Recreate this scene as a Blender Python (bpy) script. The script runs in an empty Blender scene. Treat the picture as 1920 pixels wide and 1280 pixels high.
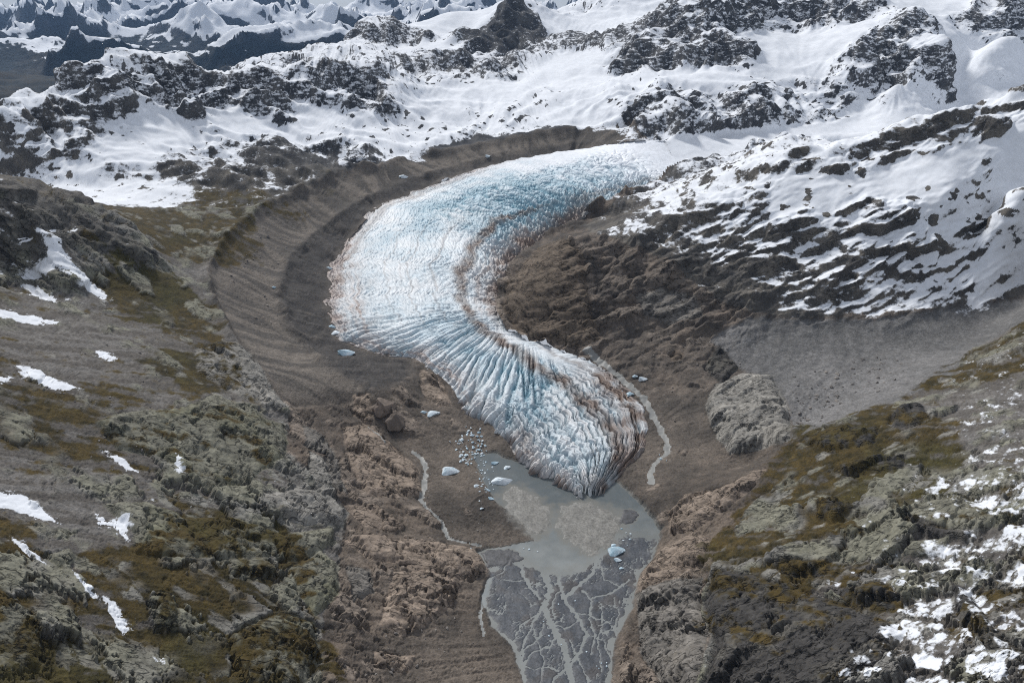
import bpy, math, random
import numpy as np
from mathutils import Vector

# ------------------------------------------------------------------ camera
F32 = np.float32
CAMZ = 400.0
PITCH = math.radians(25.85)
CP, SP = math.cos(PITCH), math.sin(PITCH)
FOC = 1280.0                       # focal length in pixels of the 1920 x 1280 photograph
scene = bpy.context.scene
cam = bpy.data.cameras.new('camera')
cam.sensor_width = 36.0
cam.lens = 24.0
cam.clip_start = 1.0
cam.clip_end = 90000.0
camo = bpy.data.objects.new('camera', cam)
scene.collection.objects.link(camo)
camo.location = (0, 0, CAMZ)
camo.rotation_euler = (math.pi / 2 - PITCH, 0, 0)
scene.camera = camo

# ------------------------------------------------------------------ world: high thin overcast over a blue sky
SUN_EL, SUN_AZ = math.radians(45), math.radians(-30)      # azimuth from +Y towards +X
world = bpy.data.worlds.new('World')
scene.world = world
world.use_nodes = True
wn, wl = world.node_tree.nodes, world.node_tree.links
wn.clear()
w_out = wn.new('ShaderNodeOutputWorld')
w_sky = wn.new('ShaderNodeTexSky')
w_sky.sky_type = 'NISHITA'
w_sky.sun_disc = False
w_sky.sun_elevation = SUN_EL
w_sky.sun_rotation = SUN_AZ
w_sky.altitude = 2200
w_bg = wn.new('ShaderNodeBackground')
w_bg.inputs['Strength'].default_value = 0.10
wl.new(w_sky.outputs[0], w_bg.inputs['Color'])
w_tc = wn.new('ShaderNodeTexCoord')
w_map = wn.new('ShaderNodeMapping')
w_map.inputs['Scale'].default_value = (1.0, 1.0, 7.0)
wl.new(w_tc.outputs['Generated'], w_map.inputs['Vector'])
w_noise = wn.new('ShaderNodeTexNoise')
w_noise.inputs['Scale'].default_value = 3.0
w_noise.inputs['Detail'].default_value = 6.0
w_noise.inputs['Roughness'].default_value = 0.55
wl.new(w_map.outputs[0], w_noise.inputs['Vector'])
w_ramp = wn.new('ShaderNodeValToRGB')
w_ramp.color_ramp.elements[0].position = 0.32
w_ramp.color_ramp.elements[0].color = (0.50, 0.54, 0.62, 1)
w_ramp.color_ramp.elements[1].position = 0.68
w_ramp.color_ramp.elements[1].color = (0.86, 0.90, 0.97, 1)
wl.new(w_noise.outputs['Fac'], w_ramp.inputs['Fac'])
w_cl = wn.new('ShaderNodeBackground')
w_cl.inputs['Strength'].default_value = 0.64
wl.new(w_ramp.outputs[0], w_cl.inputs['Color'])
w_mix = wn.new('ShaderNodeMixShader')
w_mix.inputs['Fac'].default_value = 0.85
wl.new(w_bg.outputs[0], w_mix.inputs[1])
wl.new(w_cl.outputs[0], w_mix.inputs[2])
wl.new(w_mix.outputs[0], w_out.inputs['Surface'])

sun = bpy.data.lights.new('sun', 'SUN')
sun.energy = 3.0
sun.angle = math.radians(10)
sun.color = (1.0, 0.975, 0.94)
suno = bpy.data.objects.new('sun', sun)
scene.collection.objects.link(suno)
sd = Vector((math.sin(SUN_AZ) * math.cos(SUN_EL), math.cos(SUN_AZ) * math.cos(SUN_EL), math.sin(SUN_EL)))
suno.rotation_euler = sd.to_track_quat('Z', 'Y').to_euler()
suno.location = (0, 0, 900)

vs = scene.view_settings
vs.view_transform = 'Standard'
vs.look = 'None'
vs.exposure = 0.18
vs.gamma = 1.0
vs.use_curve_mapping = False
scene.cycles.use_denoising = False
scene.cycles.filter_width = 1.1
scene.cycles.max_bounces = 4
scene.cycles.diffuse_bounces = 3
scene.cycles.glossy_bounces = 2
scene.cycles.volume_bounces = 0
scene.cycles.transparent_max_bounces = 4

# ------------------------------------------------------------------ small numeric tools
def dirs(px, py):
    a = (np.asarray(px, float) - 960.0) / FOC
    b = (640.0 - np.asarray(py, float)) / FOC
    return a, CP + b * SP, -SP + b * CP

def at_z(px, py, z):
    a, dy, dz = dirs(px, py)
    t = (z - CAMZ) / dz
    return np.array([a * t, dy * t, z + 0 * t])

def at_d(px, py, d):
    a, dy, dz = dirs(px, py)
    t = d / dy
    return np.array([a * t, d + 0 * t, CAMZ + dz * t])

def project(x, y, z):
    zc = y * CP - (z - CAMZ) * SP
    yc = y * SP + (z - CAMZ) * CP
    zc = np.maximum(zc, 1e-3)
    return 960.0 + FOC * x / zc, 640.0 - FOC * yc / zc

_rng = np.random.default_rng(7)
PERM = np.tile(_rng.permutation(256), 3).astype(np.int32)
_g = _rng.normal(size=(256, 3))
GRAD3 = (_g / np.linalg.norm(_g, axis=1)[:, None]).astype(F32)
_an = _rng.uniform(0, 2 * np.pi, 256)
GRAD2 = np.stack([np.cos(_an), np.sin(_an)], 1).astype(F32)
RND = _rng.uniform(0, 1, 256).astype(F32)

def _fade(t):
    return t * t * t * (t * (t * 6 - 15) + 10)

def noise2(x, y, seed=0):
    x = np.asarray(x, F32) + F32(seed * 17.31); y = np.asarray(y, F32) + F32(seed * 9.77)
    fx, fy = np.floor(x), np.floor(y)
    ix, iy = fx.astype(np.int32) & 255, fy.astype(np.int32) & 255
    x = x - fx; y = y - fy
    u, v = _fade(x), _fade(y)
    def g(i, j, dx, dy):
        h = PERM[PERM[ix + i] + ((iy + j) & 255)]
        gr = GRAD2[h]
        return gr[..., 0] * (x - dx) + gr[..., 1] * (y - dy)
    n0 = g(0, 0, 0, 0) * (1 - u) + g(1, 0, 1, 0) * u
    n1 = g(0, 1, 0, 1) * (1 - u) + g(1, 1, 1, 1) * u
    return (n0 * (1 - v) + n1 * v) * F32(1.5)

def noise3(x, y, z, seed=0):
    x = np.asarray(x, F32) + F32(seed * 17.31); y = np.asarray(y, F32) + F32(seed * 9.77)
    z = np.asarray(z, F32) + F32(seed * 5.13)
    fx, fy, fz = np.floor(x), np.floor(y), np.floor(z)
    ix, iy, iz = fx.astype(np.int32) & 255, fy.astype(np.int32) & 255, fz.astype(np.int32) & 255
    x = x - fx; y = y - fy; z = z - fz
    u, v, w = _fade(x), _fade(y), _fade(z)
    def g(i, j, k):
        h = PERM[PERM[PERM[ix + i] + ((iy + j) & 255)] + ((iz + k) & 255)]
        gr = GRAD3[h]
        return gr[..., 0] * (x - i) + gr[..., 1] * (y - j) + gr[..., 2] * (z - k)
    def pl(k):
        n0 = g(0, 0, k) * (1 - u) + g(1, 0, k) * u
        n1 = g(0, 1, k) * (1 - u) + g(1, 1, k) * u
        return n0 * (1 - v) + n1 * v
    return (pl(0) * (1 - w) + pl(1) * w) * F32(1.5)

def fbm2(x, y, octv=4, gain=0.5, lac=2.03, seed=0):
    s = 0; a = 1.0; n = 0
    for o in range(octv):
        s = s + a * noise2(x, y, seed + o * 3); n += a
        x = x * F32(lac); y = y * F32(lac); a *= gain
    return s / n

def fbm3(x, y, z, octv=4, gain=0.5, lac=2.03, seed=0):
    s = 0; a = 1.0; n = 0
    for o in range(octv):
        s = s + a * noise3(x, y, z, seed + o * 3); n += a
        x = x * F32(lac); y = y * F32(lac); z = z * F32(lac); a *= gain
    return s / n

def ridge3(x, y, z, octv=4, gain=0.5, lac=2.1, seed=0):
    s = 0; a = 1.0; n = 0; w = 1.0
    for o in range(octv):
        r = 1 - np.abs(noise3(x, y, z, seed + o * 3)) * F32(1.6)
        r = np.clip(r, 0, 1); r = r * r * w
        s = s + a * r; n += a; w = np.clip(r * 1.6, 0, 1)
        x = x * F32(lac); y = y * F32(lac); z = z * F32(lac); a *= gain
    return s / n

def ridge2(x, y, octv=4, gain=0.5, lac=2.1, seed=0):
    s = 0; a = 1.0; n = 0; w = 1.0
    for o in range(octv):
        r = 1 - np.abs(noise2(x, y, seed + o * 3)) * F32(1.6)
        r = np.clip(r, 0, 1); r = r * r * w
        s = s + a * r; n += a; w = np.clip(r * 1.6, 0, 1)
        x = x * F32(lac); y = y * F32(lac); a *= gain
    return s / n

def worley2(x, y, seed=0):
    """distance to nearest and second nearest feature point, and the cell's random value"""
    x = np.asarray(x, F32); y = np.asarray(y, F32)
    fx, fy = np.floor(x), np.floor(y)
    ix, iy = fx.astype(np.int32), fy.astype(np.int32)
    f1 = np.full(x.shape, 9.0, F32); f2 = f1.copy(); cid = np.zeros(x.shape, F32); tilt = np.zeros(x.shape, F32)
    for i in (-1, 0, 1):
        for j in (-1, 0, 1):
            h = PERM[PERM[(ix + i + seed * 7) & 255] + ((iy + j + seed * 13) & 255)]
            dx = fx + i + RND[h] - x; dy = fy + j + RND[PERM[h + 31]] - y
            d = dx * dx + dy * dy
            c = d < f1
            f2 = np.where(c, f1, np.minimum(f2, d)); f1 = np.where(c, d, f1)
            cid = np.where(c, RND[PERM[h + 77]], cid)
            tilt = np.where(c, (RND[PERM[h + 101]] - .5) * dx + (RND[PERM[h + 151]] - .5) * dy, tilt)
    return np.sqrt(f1), np.sqrt(f2), cid, tilt

def smooth(a, b, x):
    t = np.clip((x - a) / (b - a), 0, 1)
    return t * t * (3 - 2 * t)

def lerp(a, b, t):
    return a + (b - a) * t

def blur(a, n=1):
    for _ in range(n):
        p = np.pad(a, 1, mode='edge')
        a = (p[:-2, 1:-1] + p[2:, 1:-1] + p[1:-1, :-2] + p[1:-1, 2:] + 2 * a) / 6
    return a

def boxblur1(a, r, axis):
    k = 2 * r + 1
    pad = [(0, 0)] * a.ndim; pad[axis] = (r + 1, r)
    c = np.cumsum(np.pad(a, pad, mode='edge').astype(np.float64), axis=axis)
    n = a.shape[axis]
    sl1 = [slice(None)] * a.ndim; sl0 = [slice(None)] * a.ndim
    sl1[axis] = slice(k, k + n); sl0[axis] = slice(0, n)
    return ((c[tuple(sl1)] - c[tuple(sl0)]) / k).astype(a.dtype)

# ------------------------------------------------------------------ the lie of the land
# Chains walk over the ground from a spot of known height; each step gives the slope (rise over run) to the next spot.
CTRL = {}
def put(px, py, p):
    CTRL[(px, py)] = np.asarray(p, float)

def chain(start, steps, z=None):
    if z is not None:
        put(start[0], start[1], at_z(start[0], start[1], z))
    p = CTRL[start]
    for (px, py, g) in steps:
        a, dy, dz = [float(v) for v in dirs(px, py)]
        lo, hi = -400.0, 399.0 if dz < 0 else 2000.0
        # solve z(t) - z0 = g * horizontal run along the ray
        best = None
        ts = np.geomspace(60, 9000, 4000)
        x, y, zz = a * ts, dy * ts, CAMZ + dz * ts
        run = np.hypot(x - p[0], y - p[1])
        f = (zz - p[2]) - g * run
        sgn = np.where(np.sign(f[:-1]) != np.sign(f[1:]))[0]
        if len(sgn) == 0:
            k = int(np.argmin(np.abs(f)))
        else:
            # the crossing nearest the previous spot
            k = sgn[np.argmin(run[sgn])]
        q = np.array([x[k], y[k], zz[k]])
        CTRL[(px, py)] = q
        p = q

def dpts(lst):
    for (px, py, d) in lst:
        put(px, py, at_d(px, py, d))

CW = []     # further spots given in metres, where the picture cannot see the ground
GRID_C, GRID_R, GLAC_S, GLAC_T, FAR_C, FAR_R, HAZE = 1010, 1000, 760, 440, 500, 360, 1.8e-5
# valley floor, lake and outwash plain
for q in [(1000, 900), (930, 900), (1100, 940), (1190, 980), (950, 1000), (1190, 1060), (1000, 1000), (1080, 1060), (930, 1050), (930, 1120), (1160, 1150),
          (970, 1200), (1050, 1200), (1130, 1220), (990, 1285), (1060, 1285), (1130, 1285), (1010, 1400), (1080, 1400), (1150, 1420), (880, 850), (920, 870)]:
    put(q[0], q[1], at_z(q[0], q[1], 0.0))
# glacier margins, from the lake up
chain((1100, 940), [(1160, 908, .03), (1215, 855, .04), (1228, 825, .06), (1220, 790, .07), (1195, 750, .09), (1125, 682, .11), (1030, 648, .12), (955, 617, .12), (940, 565, .12),
                    (970, 495, .12), (1055, 430, .11), (1165, 368, .10), (1290, 325, .09), (1400, 300, .06)])
chain((1000, 900), [(985, 885, .02), (945, 835, .08), (870, 785, .13), (835, 728, .15), (770, 675, .14), (690, 664, .12), (625, 630, .10), (608, 570, .10), (618, 505, .10),
                    (650, 445, .10), (700, 390, .10), (770, 360, .09), (860, 325, .08), (960, 300, .07), (1080, 280, .05), (1200, 262, .045), (1330, 250, .04), (1480, 238, .04), (1620, 222, .035), (1760, 205, .04), (1920, 185, .05)])
# bed between the margins
chain((945, 835), [(1040, 790, .06), (1110, 760, .02)])
chain((835, 728), [(900, 690, .06), (960, 660, .04)])
chain((690, 664), [(780, 610, .05), (860, 590, .03)])
chain((618, 505), [(720, 500, .05), (850, 500, .03)])
chain((700, 390), [(820, 410, .04), (940, 420, .0)])
chain((860, 325), [(980, 350, .03), (1080, 365, .0)])
# lateral moraine: inner dark ridge, bench, outer crest
chain((960, 300), [(960, 285, .30), (970, 277, .05), (975, 258, .62)])
chain((860, 325), [(845, 313, .35), (830, 305, .02), (830, 285, .6)])
chain((770, 360), [(745, 345, .40), (730, 335, .05), (720, 303, .6)])
chain((700, 390), [(665, 385, .40), (645, 375, .02), (610, 345, .6)])
chain((650, 445), [(600, 430, .40), (560, 430, .0), (500, 388, .60)])
chain((618, 505), [(545, 480, .38), (500, 490, .0), (425, 445, .62)])
chain((608, 570), [(525, 545, .36), (485, 560, .0), (386, 510, .60)])
chain((625, 630), [(545, 610, .30), (500, 620, .0), (400, 575, .60)])
chain((690, 664), [(620, 690, .16), (560, 670, .06), (440, 630, .58)])
chain((770, 675), [(700, 740, .06), (620, 740, .06), (500, 710, .50)])
chain((1080, 280), [(1060, 268, .25), (1055, 244, .62)])
chain((1200, 262), [(1150, 255, .2), (1150, 240, .5)])
# gravel left of the lake
chain((930, 900), [(880, 900, .10), (840, 880, .06), (790, 900, .05), (700, 800, .10), (640, 770, .12), (560, 790, .35)])
chain((950, 1000), [(900, 960, .18), (850, 1000, -.08), (800, 940, .10)])
# left flank, row by row from the valley up
chain((930, 1050), [(870, 1040, .22), (780, 1050, .22), (660, 1010, .30), (560, 930, .42), (400, 890, .42), (200, 860, .42), (0, 830, .42), (-200, 800, .42), (-450, 780, .42)])
chain((930, 1120), [(830, 1120, .25), (700, 1150, .28), (600, 1120, .55), (400, 1070, .48), (200, 1040, .45), (0, 1000, .45), (-300, 980, .45)])
chain((990, 1285), [(880, 1270, .22), (760, 1270, .25), (640, 1260, .36), (560, 1230, .6), (400, 1240, .50), (200, 1230, .45), (0, 1230, .45), (-300, 1230, .45)])
chain((990, 1285), [(850, 1420, .3), (600, 1440, .45), (200, 1450, .48), (-300, 1450, .48)])
chain((560, 790), [(500, 800, .5), (400, 760, .45), (250, 740, .38), (100, 720, .38), (-60, 700, .40), (-400, 650, .40)])
chain((500, 710), [(420, 680, .25), (300, 640, .34), (150, 610, .36), (0, 590, .38), (-300, 540, .40)])
chain((400, 575), [(300, 560, .30), (180, 530, .34), (60, 500, .36), (-100, 470, .4), (-400, 430, .4)])
chain((386, 510), [(330, 480, .22), (290, 492, .15), (235, 455, .85), (130, 420, .55), (60, 425, .3)])
chain((235, 455), [(180, 400, .55), (140, 388, .55), (80, 385, .5), (0, 368, .5), (-200, 330, .45)])
chain((425, 445), [(370, 430, .15), (300, 410, .15), (255, 402, .20)])
# hollow and snow basin behind the left spur
chain((500, 388), [(440, 378, .05), (380, 360, .10), (330, 340, .16)])
chain((330, 340), [(250, 345, -.04), (180, 350, -.05), (120, 360, -.06), (30, 350, -.04), (-100, 320, .05)])
chain((330, 340), [(330, 300, .22), (320, 260, .25), (320, 215, .38), (340, 185, .45)])
chain((610, 345), [(600, 325, -.02), (560, 290, .20), (540, 240, .26), (530, 200, .38)])
chain((720, 303), [(715, 288, .0), (700, 250, .20), (690, 210, .26), (690, 165, .40)])
chain((830, 285), [(825, 270, .0), (820, 230, .18), (820, 190, .20), (830, 150, .25)])
chain((975, 258), [(970, 245, .0), (970, 215, .18), (970, 180, .18), (970, 140, .16)])
chain((1055, 244), [(1090, 225, .16), (1090, 190, .18), (1090, 160, .16)])
chain((1150, 240), [(1200, 235, .1), (1260, 215, .25), (1250, 180, .26), (1240, 150, .25)])
chain((1330, 250), [(1350, 225, .35), (1380, 195, .34), (1400, 150, .32)])
chain((1480, 238), [(1520, 205, .30), (1540, 170, .28), (1540, 130, .26)])
chain((1620, 222), [(1640, 190, .25), (1660, 160, .26)])
chain((1760, 205), [(1780, 175, .16), (1800, 140, .18), (1830, 110, .2)])
chain((1920, 185), [(1930, 140, .18), (1930, 100, .2), (2100, 160, .15), (2400, 150, .15)])
# left pyramid and the serrated ridge behind the basin
chain((250, 345), [(220, 290, .35), (190, 240, .42), (175, 190, .52), (150, 140, .56)])
chain((180, 350), [(130, 290, .45), (90, 240, .5), (60, 205, .55)])
chain((60, 205), [(0, 238, -.25), (-120, 290, -.2)])
chain((320, 215), [(260, 180, .5), (215, 130, .56)])
chain((340, 185), [(330, 150, .56), (300, 112, .58)])
chain((530, 200), [(450, 190, .4), (430, 150, .55), (520, 172, .3)])
chain((530, 200), [(560, 150, .5)])
chain((690, 165), [(660, 130, .48), (715, 130, .2)])
# behind these crests the ground falls to a deep valley
for (px, py) in [(60, 205), (150, 140), (215, 130), (300, 112), (0, 238), (-120, 290)]:
    p = CTRL[(px, py)]
    for k, dz in ((1.10, -60), (1.35, -260), (1.9, -620)):
        CW.append((p[0] * k, p[1] * k, p[2] + dz))
# second ridge, running away to the right
dpts([(450, 128, 2250), (520, 112, 2350), (600, 98, 2450), (660, 80, 2600), (700, 44, 2800), (705, 95, 2550), (760, 70, 2700), (800, 60, 2800), (850, 20, 3050), (900, 22, 3200), (800, 105, 2350), (740, 100, 2480), (600, 125, 2150), (520, 140, 2050), (860, 80, 2600), (850, 120, 2250), (780, 135, 2150), (880, 55, 2900)])
for (px, py, d) in [(450, 128, 2250), (520, 112, 2350), (600, 98, 2450), (660, 72, 2600), (700, 44, 2800), (850, 20, 3050)]:
    p = at_d(px, py, d)
    CW += [(p[0] * 1.12, p[1] * 1.12, p[2] - 120), (p[0] * 1.4, p[1] * 1.4, p[2] - 420), (p[0] * 1.9, p[1] * 1.9, p[2] - 760)]
# dark horn and its neighbours
dpts([(965, -4, 2900), (940, 45, 2800), (992, 45, 2830), (930, 92, 2640), (1030, 82, 2700), (975, 100, 2560), (900, 110, 2450), (1000, 112, 2350), (1000, 70, 2690), (955, 70, 2700)])
dpts([(920, 25, 3300), (1040, 20, 3400), (1100, 5, 3500), (1060, 60, 3050), (1120, 40, 3250), (1170, 30, 3300), (1160, 55, 2900), (1090, 88, 2480), (1200, 20, 3400), (1230, -20, 3600)])
CW += [(at_d(965, -4, 2900) * 1.10 + np.array([0, 0, -30])), (at_d(965, -4, 2900) * 1.05 + np.array([0, 0, -110]))]
# right-hand buttresses under the upper rim
dpts([(1130, 85, 2450), (1200, 60, 2450), (1210, 140, 2050), (1250, 110, 2120), (1260, 30, 2330), (1300, 105, 2080), (1330, 60, 2200), (1370, 70, 2150), (1300, -10, 2450), (1380, 20, 2350), (1370, 100, 2060),
      (1420, 50, 2300), (1450, 30, 2420), (1540, 50, 2350), (1560, 10, 2550), (1640, 10, 2500), (1640, -30, 2700), (1480, -10, 2600), (1440, 100, 2120), (1560, 100, 2080), (1400, -40, 2700), (1200, -40, 3600),
      (1620, 60, 2120), (1620, 130, 1900), (1660, 35, 2200), (1690, 90, 2000), (1680, 150, 1830), (1760, 60, 2130), (1765, 110, 1960), (1720, 35, 2240), (1720, 130, 1890), (1800, 70, 2250), (1830, 20, 2500), (1900, 60, 2250), (1900, 10, 2450), (1920, -30, 2700), (1780, 0, 2800), (1700, -30, 2900), (1860, 80, 2150), (2100, 60, 2400), (2300, 40, 2500), (2100, -40, 3000)])
# rocky knob inside the bend and the ridge above it
chain((955, 617), [(985, 560, .75), (1020, 500, .55), (1080, 455, .35)])
chain((1030, 648), [(1040, 610, .55), (1075, 560, .65), (1075, 500, .55)])
chain((1055, 430), [(1090, 440, .05), (1160, 410, .25), (1250, 375, .32), (1330, 330, .36), (1420, 288, .42), (1510, 262, .40), (1580, 268, .12)])
chain((1125, 682), [(1150, 650, .30), (1180, 600, .48), (1190, 540, .60), (1200, 490, .55), (1260, 440, .50), (1330, 400, .42), (1420, 350, .38), (1520, 310, .32)])
chain((1195, 750), [(1260, 700, .14), (1310, 640, .34), (1330, 580, .50), (1360, 500, .55), (1430, 440, .50), (1520, 400, .36), (1620, 350, .30), (1680, 310, .30)])
chain((1220, 790), [(1290, 770, .10), (1340, 720, .16), (1400, 660, .22), (1440, 600, .38), (1460, 520, .62), (1520, 455, .50), (1640, 410, .30), (1780, 370, .26), (1920, 340, .26), (2200, 320, .26)])
# flat scree valley on the right
chain((1290, 770), [(1330, 800, .06), (1480, 740, .16), (1560, 690, .12), (1660, 640, .10), (1780, 605, .09), (1920, 575, .09), (2200, 540, .1)])
chain((1560, 690), [(1620, 740, .02), (1700, 700, .06), (1480, 800, .0)])
chain((1330, 800), [(1400, 840, .06), (1500, 810, .10)])
chain((1660, 640), [(1600, 600, .25), (1640, 540, .55), (1680, 470, .50), (1760, 430, .35)])
chain((1780, 605), [(1800, 560, .30), (1830, 500, .55), (1860, 430, .48)])
chain((1920, 575), [(1920, 545, .30), (1930, 470, .50), (1960, 400, .40), (2300, 420, .40)])
chain((1780, 605), [(1850, 640, .06), (1700, 700, -.06)])
# ridge on the far right, rising away
chain((1680, 310), [(1640, 292, .25), (1640, 266, .5)])
chain((1680, 310), [(1740, 300, .22), (1720, 262, .5), (1700, 242, .55)])
chain((1740, 300), [(1830, 265, .26), (1800, 225, .5), (1780, 208, .55)])
chain((1830, 265), [(1920, 245, .22), (1920, 200, .5), (1920, 158, .55), (2050, 240, .2), (2050, 130, .5), (2300, 110, .3)])
for (px, py) in [(1510, 262), (1580, 268), (1640, 266), (1700, 242), (1780, 208), (1920, 158), (2050, 130)]:
    p = CTRL[(px, py)]
    CW.append((p[0] * 1.06, p[1] * 1.06, min(p[2] - 25, 230)))
# right flank below the scree valley
chain((1190, 980), [(1240, 990, .20), (1270, 970, .45), (1330, 910, .40), (1420, 890, .20), (1480, 860, .25)])
chain((1228, 825), [(1270, 860, .03), (1340, 860, .10), (1420, 865, .06)])
chain((1480, 860), [(1540, 830, .35), (1640, 805, .30), (1760, 770, .25), (1860, 720, .25), (1940, 660, .28), (2200, 620, .3)])
chain((1240, 990), [(1270, 1010, .30), (1400, 970, .42), (1500, 930, .40), (1640, 900, .38), (1780, 860, .36), (1920, 820, .36), (2250, 800, .38)])
chain((1190, 1060), [(1215, 1070, .30), (1330, 1070, .55), (1450, 1020, .50), (1600, 1000, .42), (1760, 960, .40), (1920, 920, .40), (2250, 900, .40)])
chain((1160, 1150), [(1210, 1150, .25), (1290, 1150, .40), (1350, 1130, .95), (1500, 1100, .48), (1700, 1080, .42), (1920, 1050, .42), (2250, 1030, .42)])
chain((1130, 1285), [(1180, 1285, .20), (1250, 1270, .35), (1330, 1250, 1.1), (1500, 1220, .50), (1700, 1200, .45), (1920, 1180, .45), (2250, 1180, .45)])
chain((1150, 1420), [(1300, 1440, .7), (1600, 1450, .55), (2200, 1450, .5)])
# under and behind the camera
CW += [(0, 150, 3), (0, 60, 6), (-120, 60, 130), (-260, 60, 250), (-420, 60, 330), (120, 60, 110), (260, 60, 230), (420, 60, 320), (-60, 60, 50), (70, 60, 40)]
# beyond the rim
for sx in (-0.2, 0.0, 0.2, 0.4, 0.6, 0.8):
    CW.append((sx * 5200, 5200, 150 if sx < .1 else 250))

pts = np.array(list(CTRL.values()) + [np.asarray(c, float) for c in CW])
CX = np.stack([pts[:, 0] / pts[:, 1], np.log(pts[:, 1])], 1)
CZv = pts[:, 2].copy()
RC = 0.022
# merge controls that fall on each other
keep = []
for i in range(len(CX)):
    if all(np.hypot(*(CX[i] - CX[j])) > 0.010 for j in keep):
        keep.append(i)
CX, CZv = CX[keep], CZv[keep]
def _phi(d2):
    return np.sqrt(d2 + RC * RC)
_D = ((CX[:, None, :] - CX[None, :, :]) ** 2).sum(-1)
_n = len(CX)
_A = np.zeros((_n + 3, _n + 3))
_A[:_n, :_n] = -_phi(_D) + 0.003 * np.eye(_n)
_A[:_n, _n] = 1; _A[:_n, _n + 1:] = CX
_A[_n, :_n] = 1; _A[_n + 1:, :_n] = CX.T
_W = np.linalg.solve(_A, np.concatenate([CZv, [0, 0, 0]]))
def base_h(x, y):
    """smooth height of the land at x, y (metres)"""
    sh = np.shape(x)
    X = (np.asarray(x, float) / np.asarray(y, float)).ravel().astype(F32)
    Y = np.log(np.asarray(y, float)).ravel().astype(F32)
    out = np.empty(X.size, F32)
    cx, w = CX.astype(F32), _W.astype(F32)
    st = 40000
    for k in range(0, X.size, st):
        xs, ys = X[k:k + st], Y[k:k + st]
        acc = np.full(xs.size, w[_n], F32) + w[_n + 1] * xs + w[_n + 2] * ys
        d = (xs[:, None] - cx[:, 0]) ** 2
        d += (ys[:, None] - cx[:, 1]) ** 2
        d += F32(RC * RC)
        np.sqrt(d, out=d)
        acc -= d @ w[:_n]
        out[k:k + st] = acc
    return out.reshape(sh)
# ------------------------------------------------------------------ sampling grid over the land (finer near by, coarser far off)
NC, NR = GRID_C, GRID_R
Y0, Y1 = 60.0, 5200.0
def sedge(y):
    return np.interp(np.log(y), np.log([60, 150, 300, 450, 616, 900, 1130, 1500, 2000, 4000, 6000]),
                     [1.5, 1.15, 1.08, .98, .90, .83, .80, .77, .75, .72, .72])
U1 = np.concatenate([np.linspace(-1.6, -1.06, 24)[:-1], np.linspace(-1.06, 1.06, NC - 46), np.linspace(1.06, 1.6, 24)[1:]])
_uc = np.linspace(-1.6, 1.6, 160)
_vc = np.linspace(math.log(Y0), math.log(Y1), 1100)
_UC, _VC = np.meshgrid(_uc, _vc, indexing='ij')
_YC = np.exp(_VC); _XC = _UC * sedge(_YC) * _YC
_HC = base_h(_XC, _YC)
def coarse_h(x, y):
    """quick look-up of base_h"""
    u = x / (sedge(y) * y)
    fu = np.clip((u + 1.6) / 3.2 * (len(_uc) - 1), 0, len(_uc) - 1.001)
    fv = np.clip((np.log(y) - _vc[0]) / (_vc[-1] - _vc[0]) * (len(_vc) - 1), 0, len(_vc) - 1.001)
    i, j = fu.astype(int), fv.astype(int); a, b = fu - i, fv - j
    return (_HC[i, j] * (1 - a) * (1 - b) + _HC[i + 1, j] * a * (1 - b) + _HC[i, j + 1] * (1 - a) * b + _HC[i + 1, j + 1] * a * b)

def ground(px, py):
    """where the sight line through a spot of the photograph meets the smooth land: x, y"""
    px = np.atleast_1d(np.asarray(px, float)); py = np.atleast_1d(np.asarray(py, float))
    a, dy, dz = dirs(px, py)
    ts = np.geomspace(70, 5000, 1500)[None, :]
    x, y, z = a[:, None] * ts, dy[:, None] * ts, CAMZ + dz[:, None] * ts
    below = z < coarse_h(x, np.maximum(y, Y0))
    k = np.where(below.any(1), below.argmax(1), ts.shape[1] - 1)
    k = np.maximum(k, 1)
    r = np.arange(len(px))
    f1 = z[r, k] - coarse_h(x[r, k], np.maximum(y[r, k], Y0)); f0 = z[r, k - 1] - coarse_h(x[r, k - 1], np.maximum(y[r, k - 1], Y0))
    w = np.clip(f0 / np.where(np.abs(f0 - f1) < 1e-6, 1e-6, f0 - f1), 0, 1)
    return x[r, k - 1] * (1 - w) + x[r, k] * w, y[r, k - 1] * (1 - w) + y[r, k] * w

# rows: spaced by how much of the view each stretch of a column takes up
_pxc, _pyc = project(_XC, _YC, _HC)
_dp = np.abs(np.diff(_pyc, axis=1)) + 1280 * 0.05 * np.diff(_VC, axis=1)
_in = ((_pyc[:, :-1] > -60) & (_pyc[:, :-1] < 1340))
_dp = np.where(_in, np.minimum(_dp, 40), _dp * 0.12)
_cum = np.concatenate([np.zeros((len(_uc), 1)), np.cumsum(_dp, 1)], 1)
_cum /= _cum[:, -1:]
_fr = np.linspace(0, 1, NR)
_rows = np.stack([np.interp(_fr, _cum[i], _vc) for i in range(len(_uc))])
for _ in range(3):
    _rows[1:-1] = (_rows[:-2] + 2 * _rows[1:-1] + _rows[2:]) / 4
V = np.empty((NC, NR))
for k in range(NR):
    V[:, k] = np.interp(U1, _uc, _rows[:, k])
YG = np.exp(V)
XG = (U1[:, None] * sedge(YG) * YG)
H0 = base_h(XG, YG).astype(np.float64)
XN, YN = (XG / YG).astype(F32), V.astype(F32)          # scale-free ground coordinates
PIX = (YG / 850.0).astype(F32)                          # ground size of one picture element, roughly

# warp noise used to fray every outline
_w1 = fbm2(XN * 60, YN * 60, 4, seed=2); _w2 = fbm2(XN * 60, YN * 60, 4, seed=14)

def dense(pts, closed=True, step=14.0):
    p = [np.array(q, float) for q in pts]
    if closed:
        p = p + [p[0]]
    out = []
    for a, b in zip(p[:-1], p[1:]):
        n = max(1, int(np.hypot(*(b - a)) / step))
        for k in range(n):
            out.append(a + (b - a) * k / n)
    if not closed:
        out.append(p[-1])
    return np.array(out)

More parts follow.
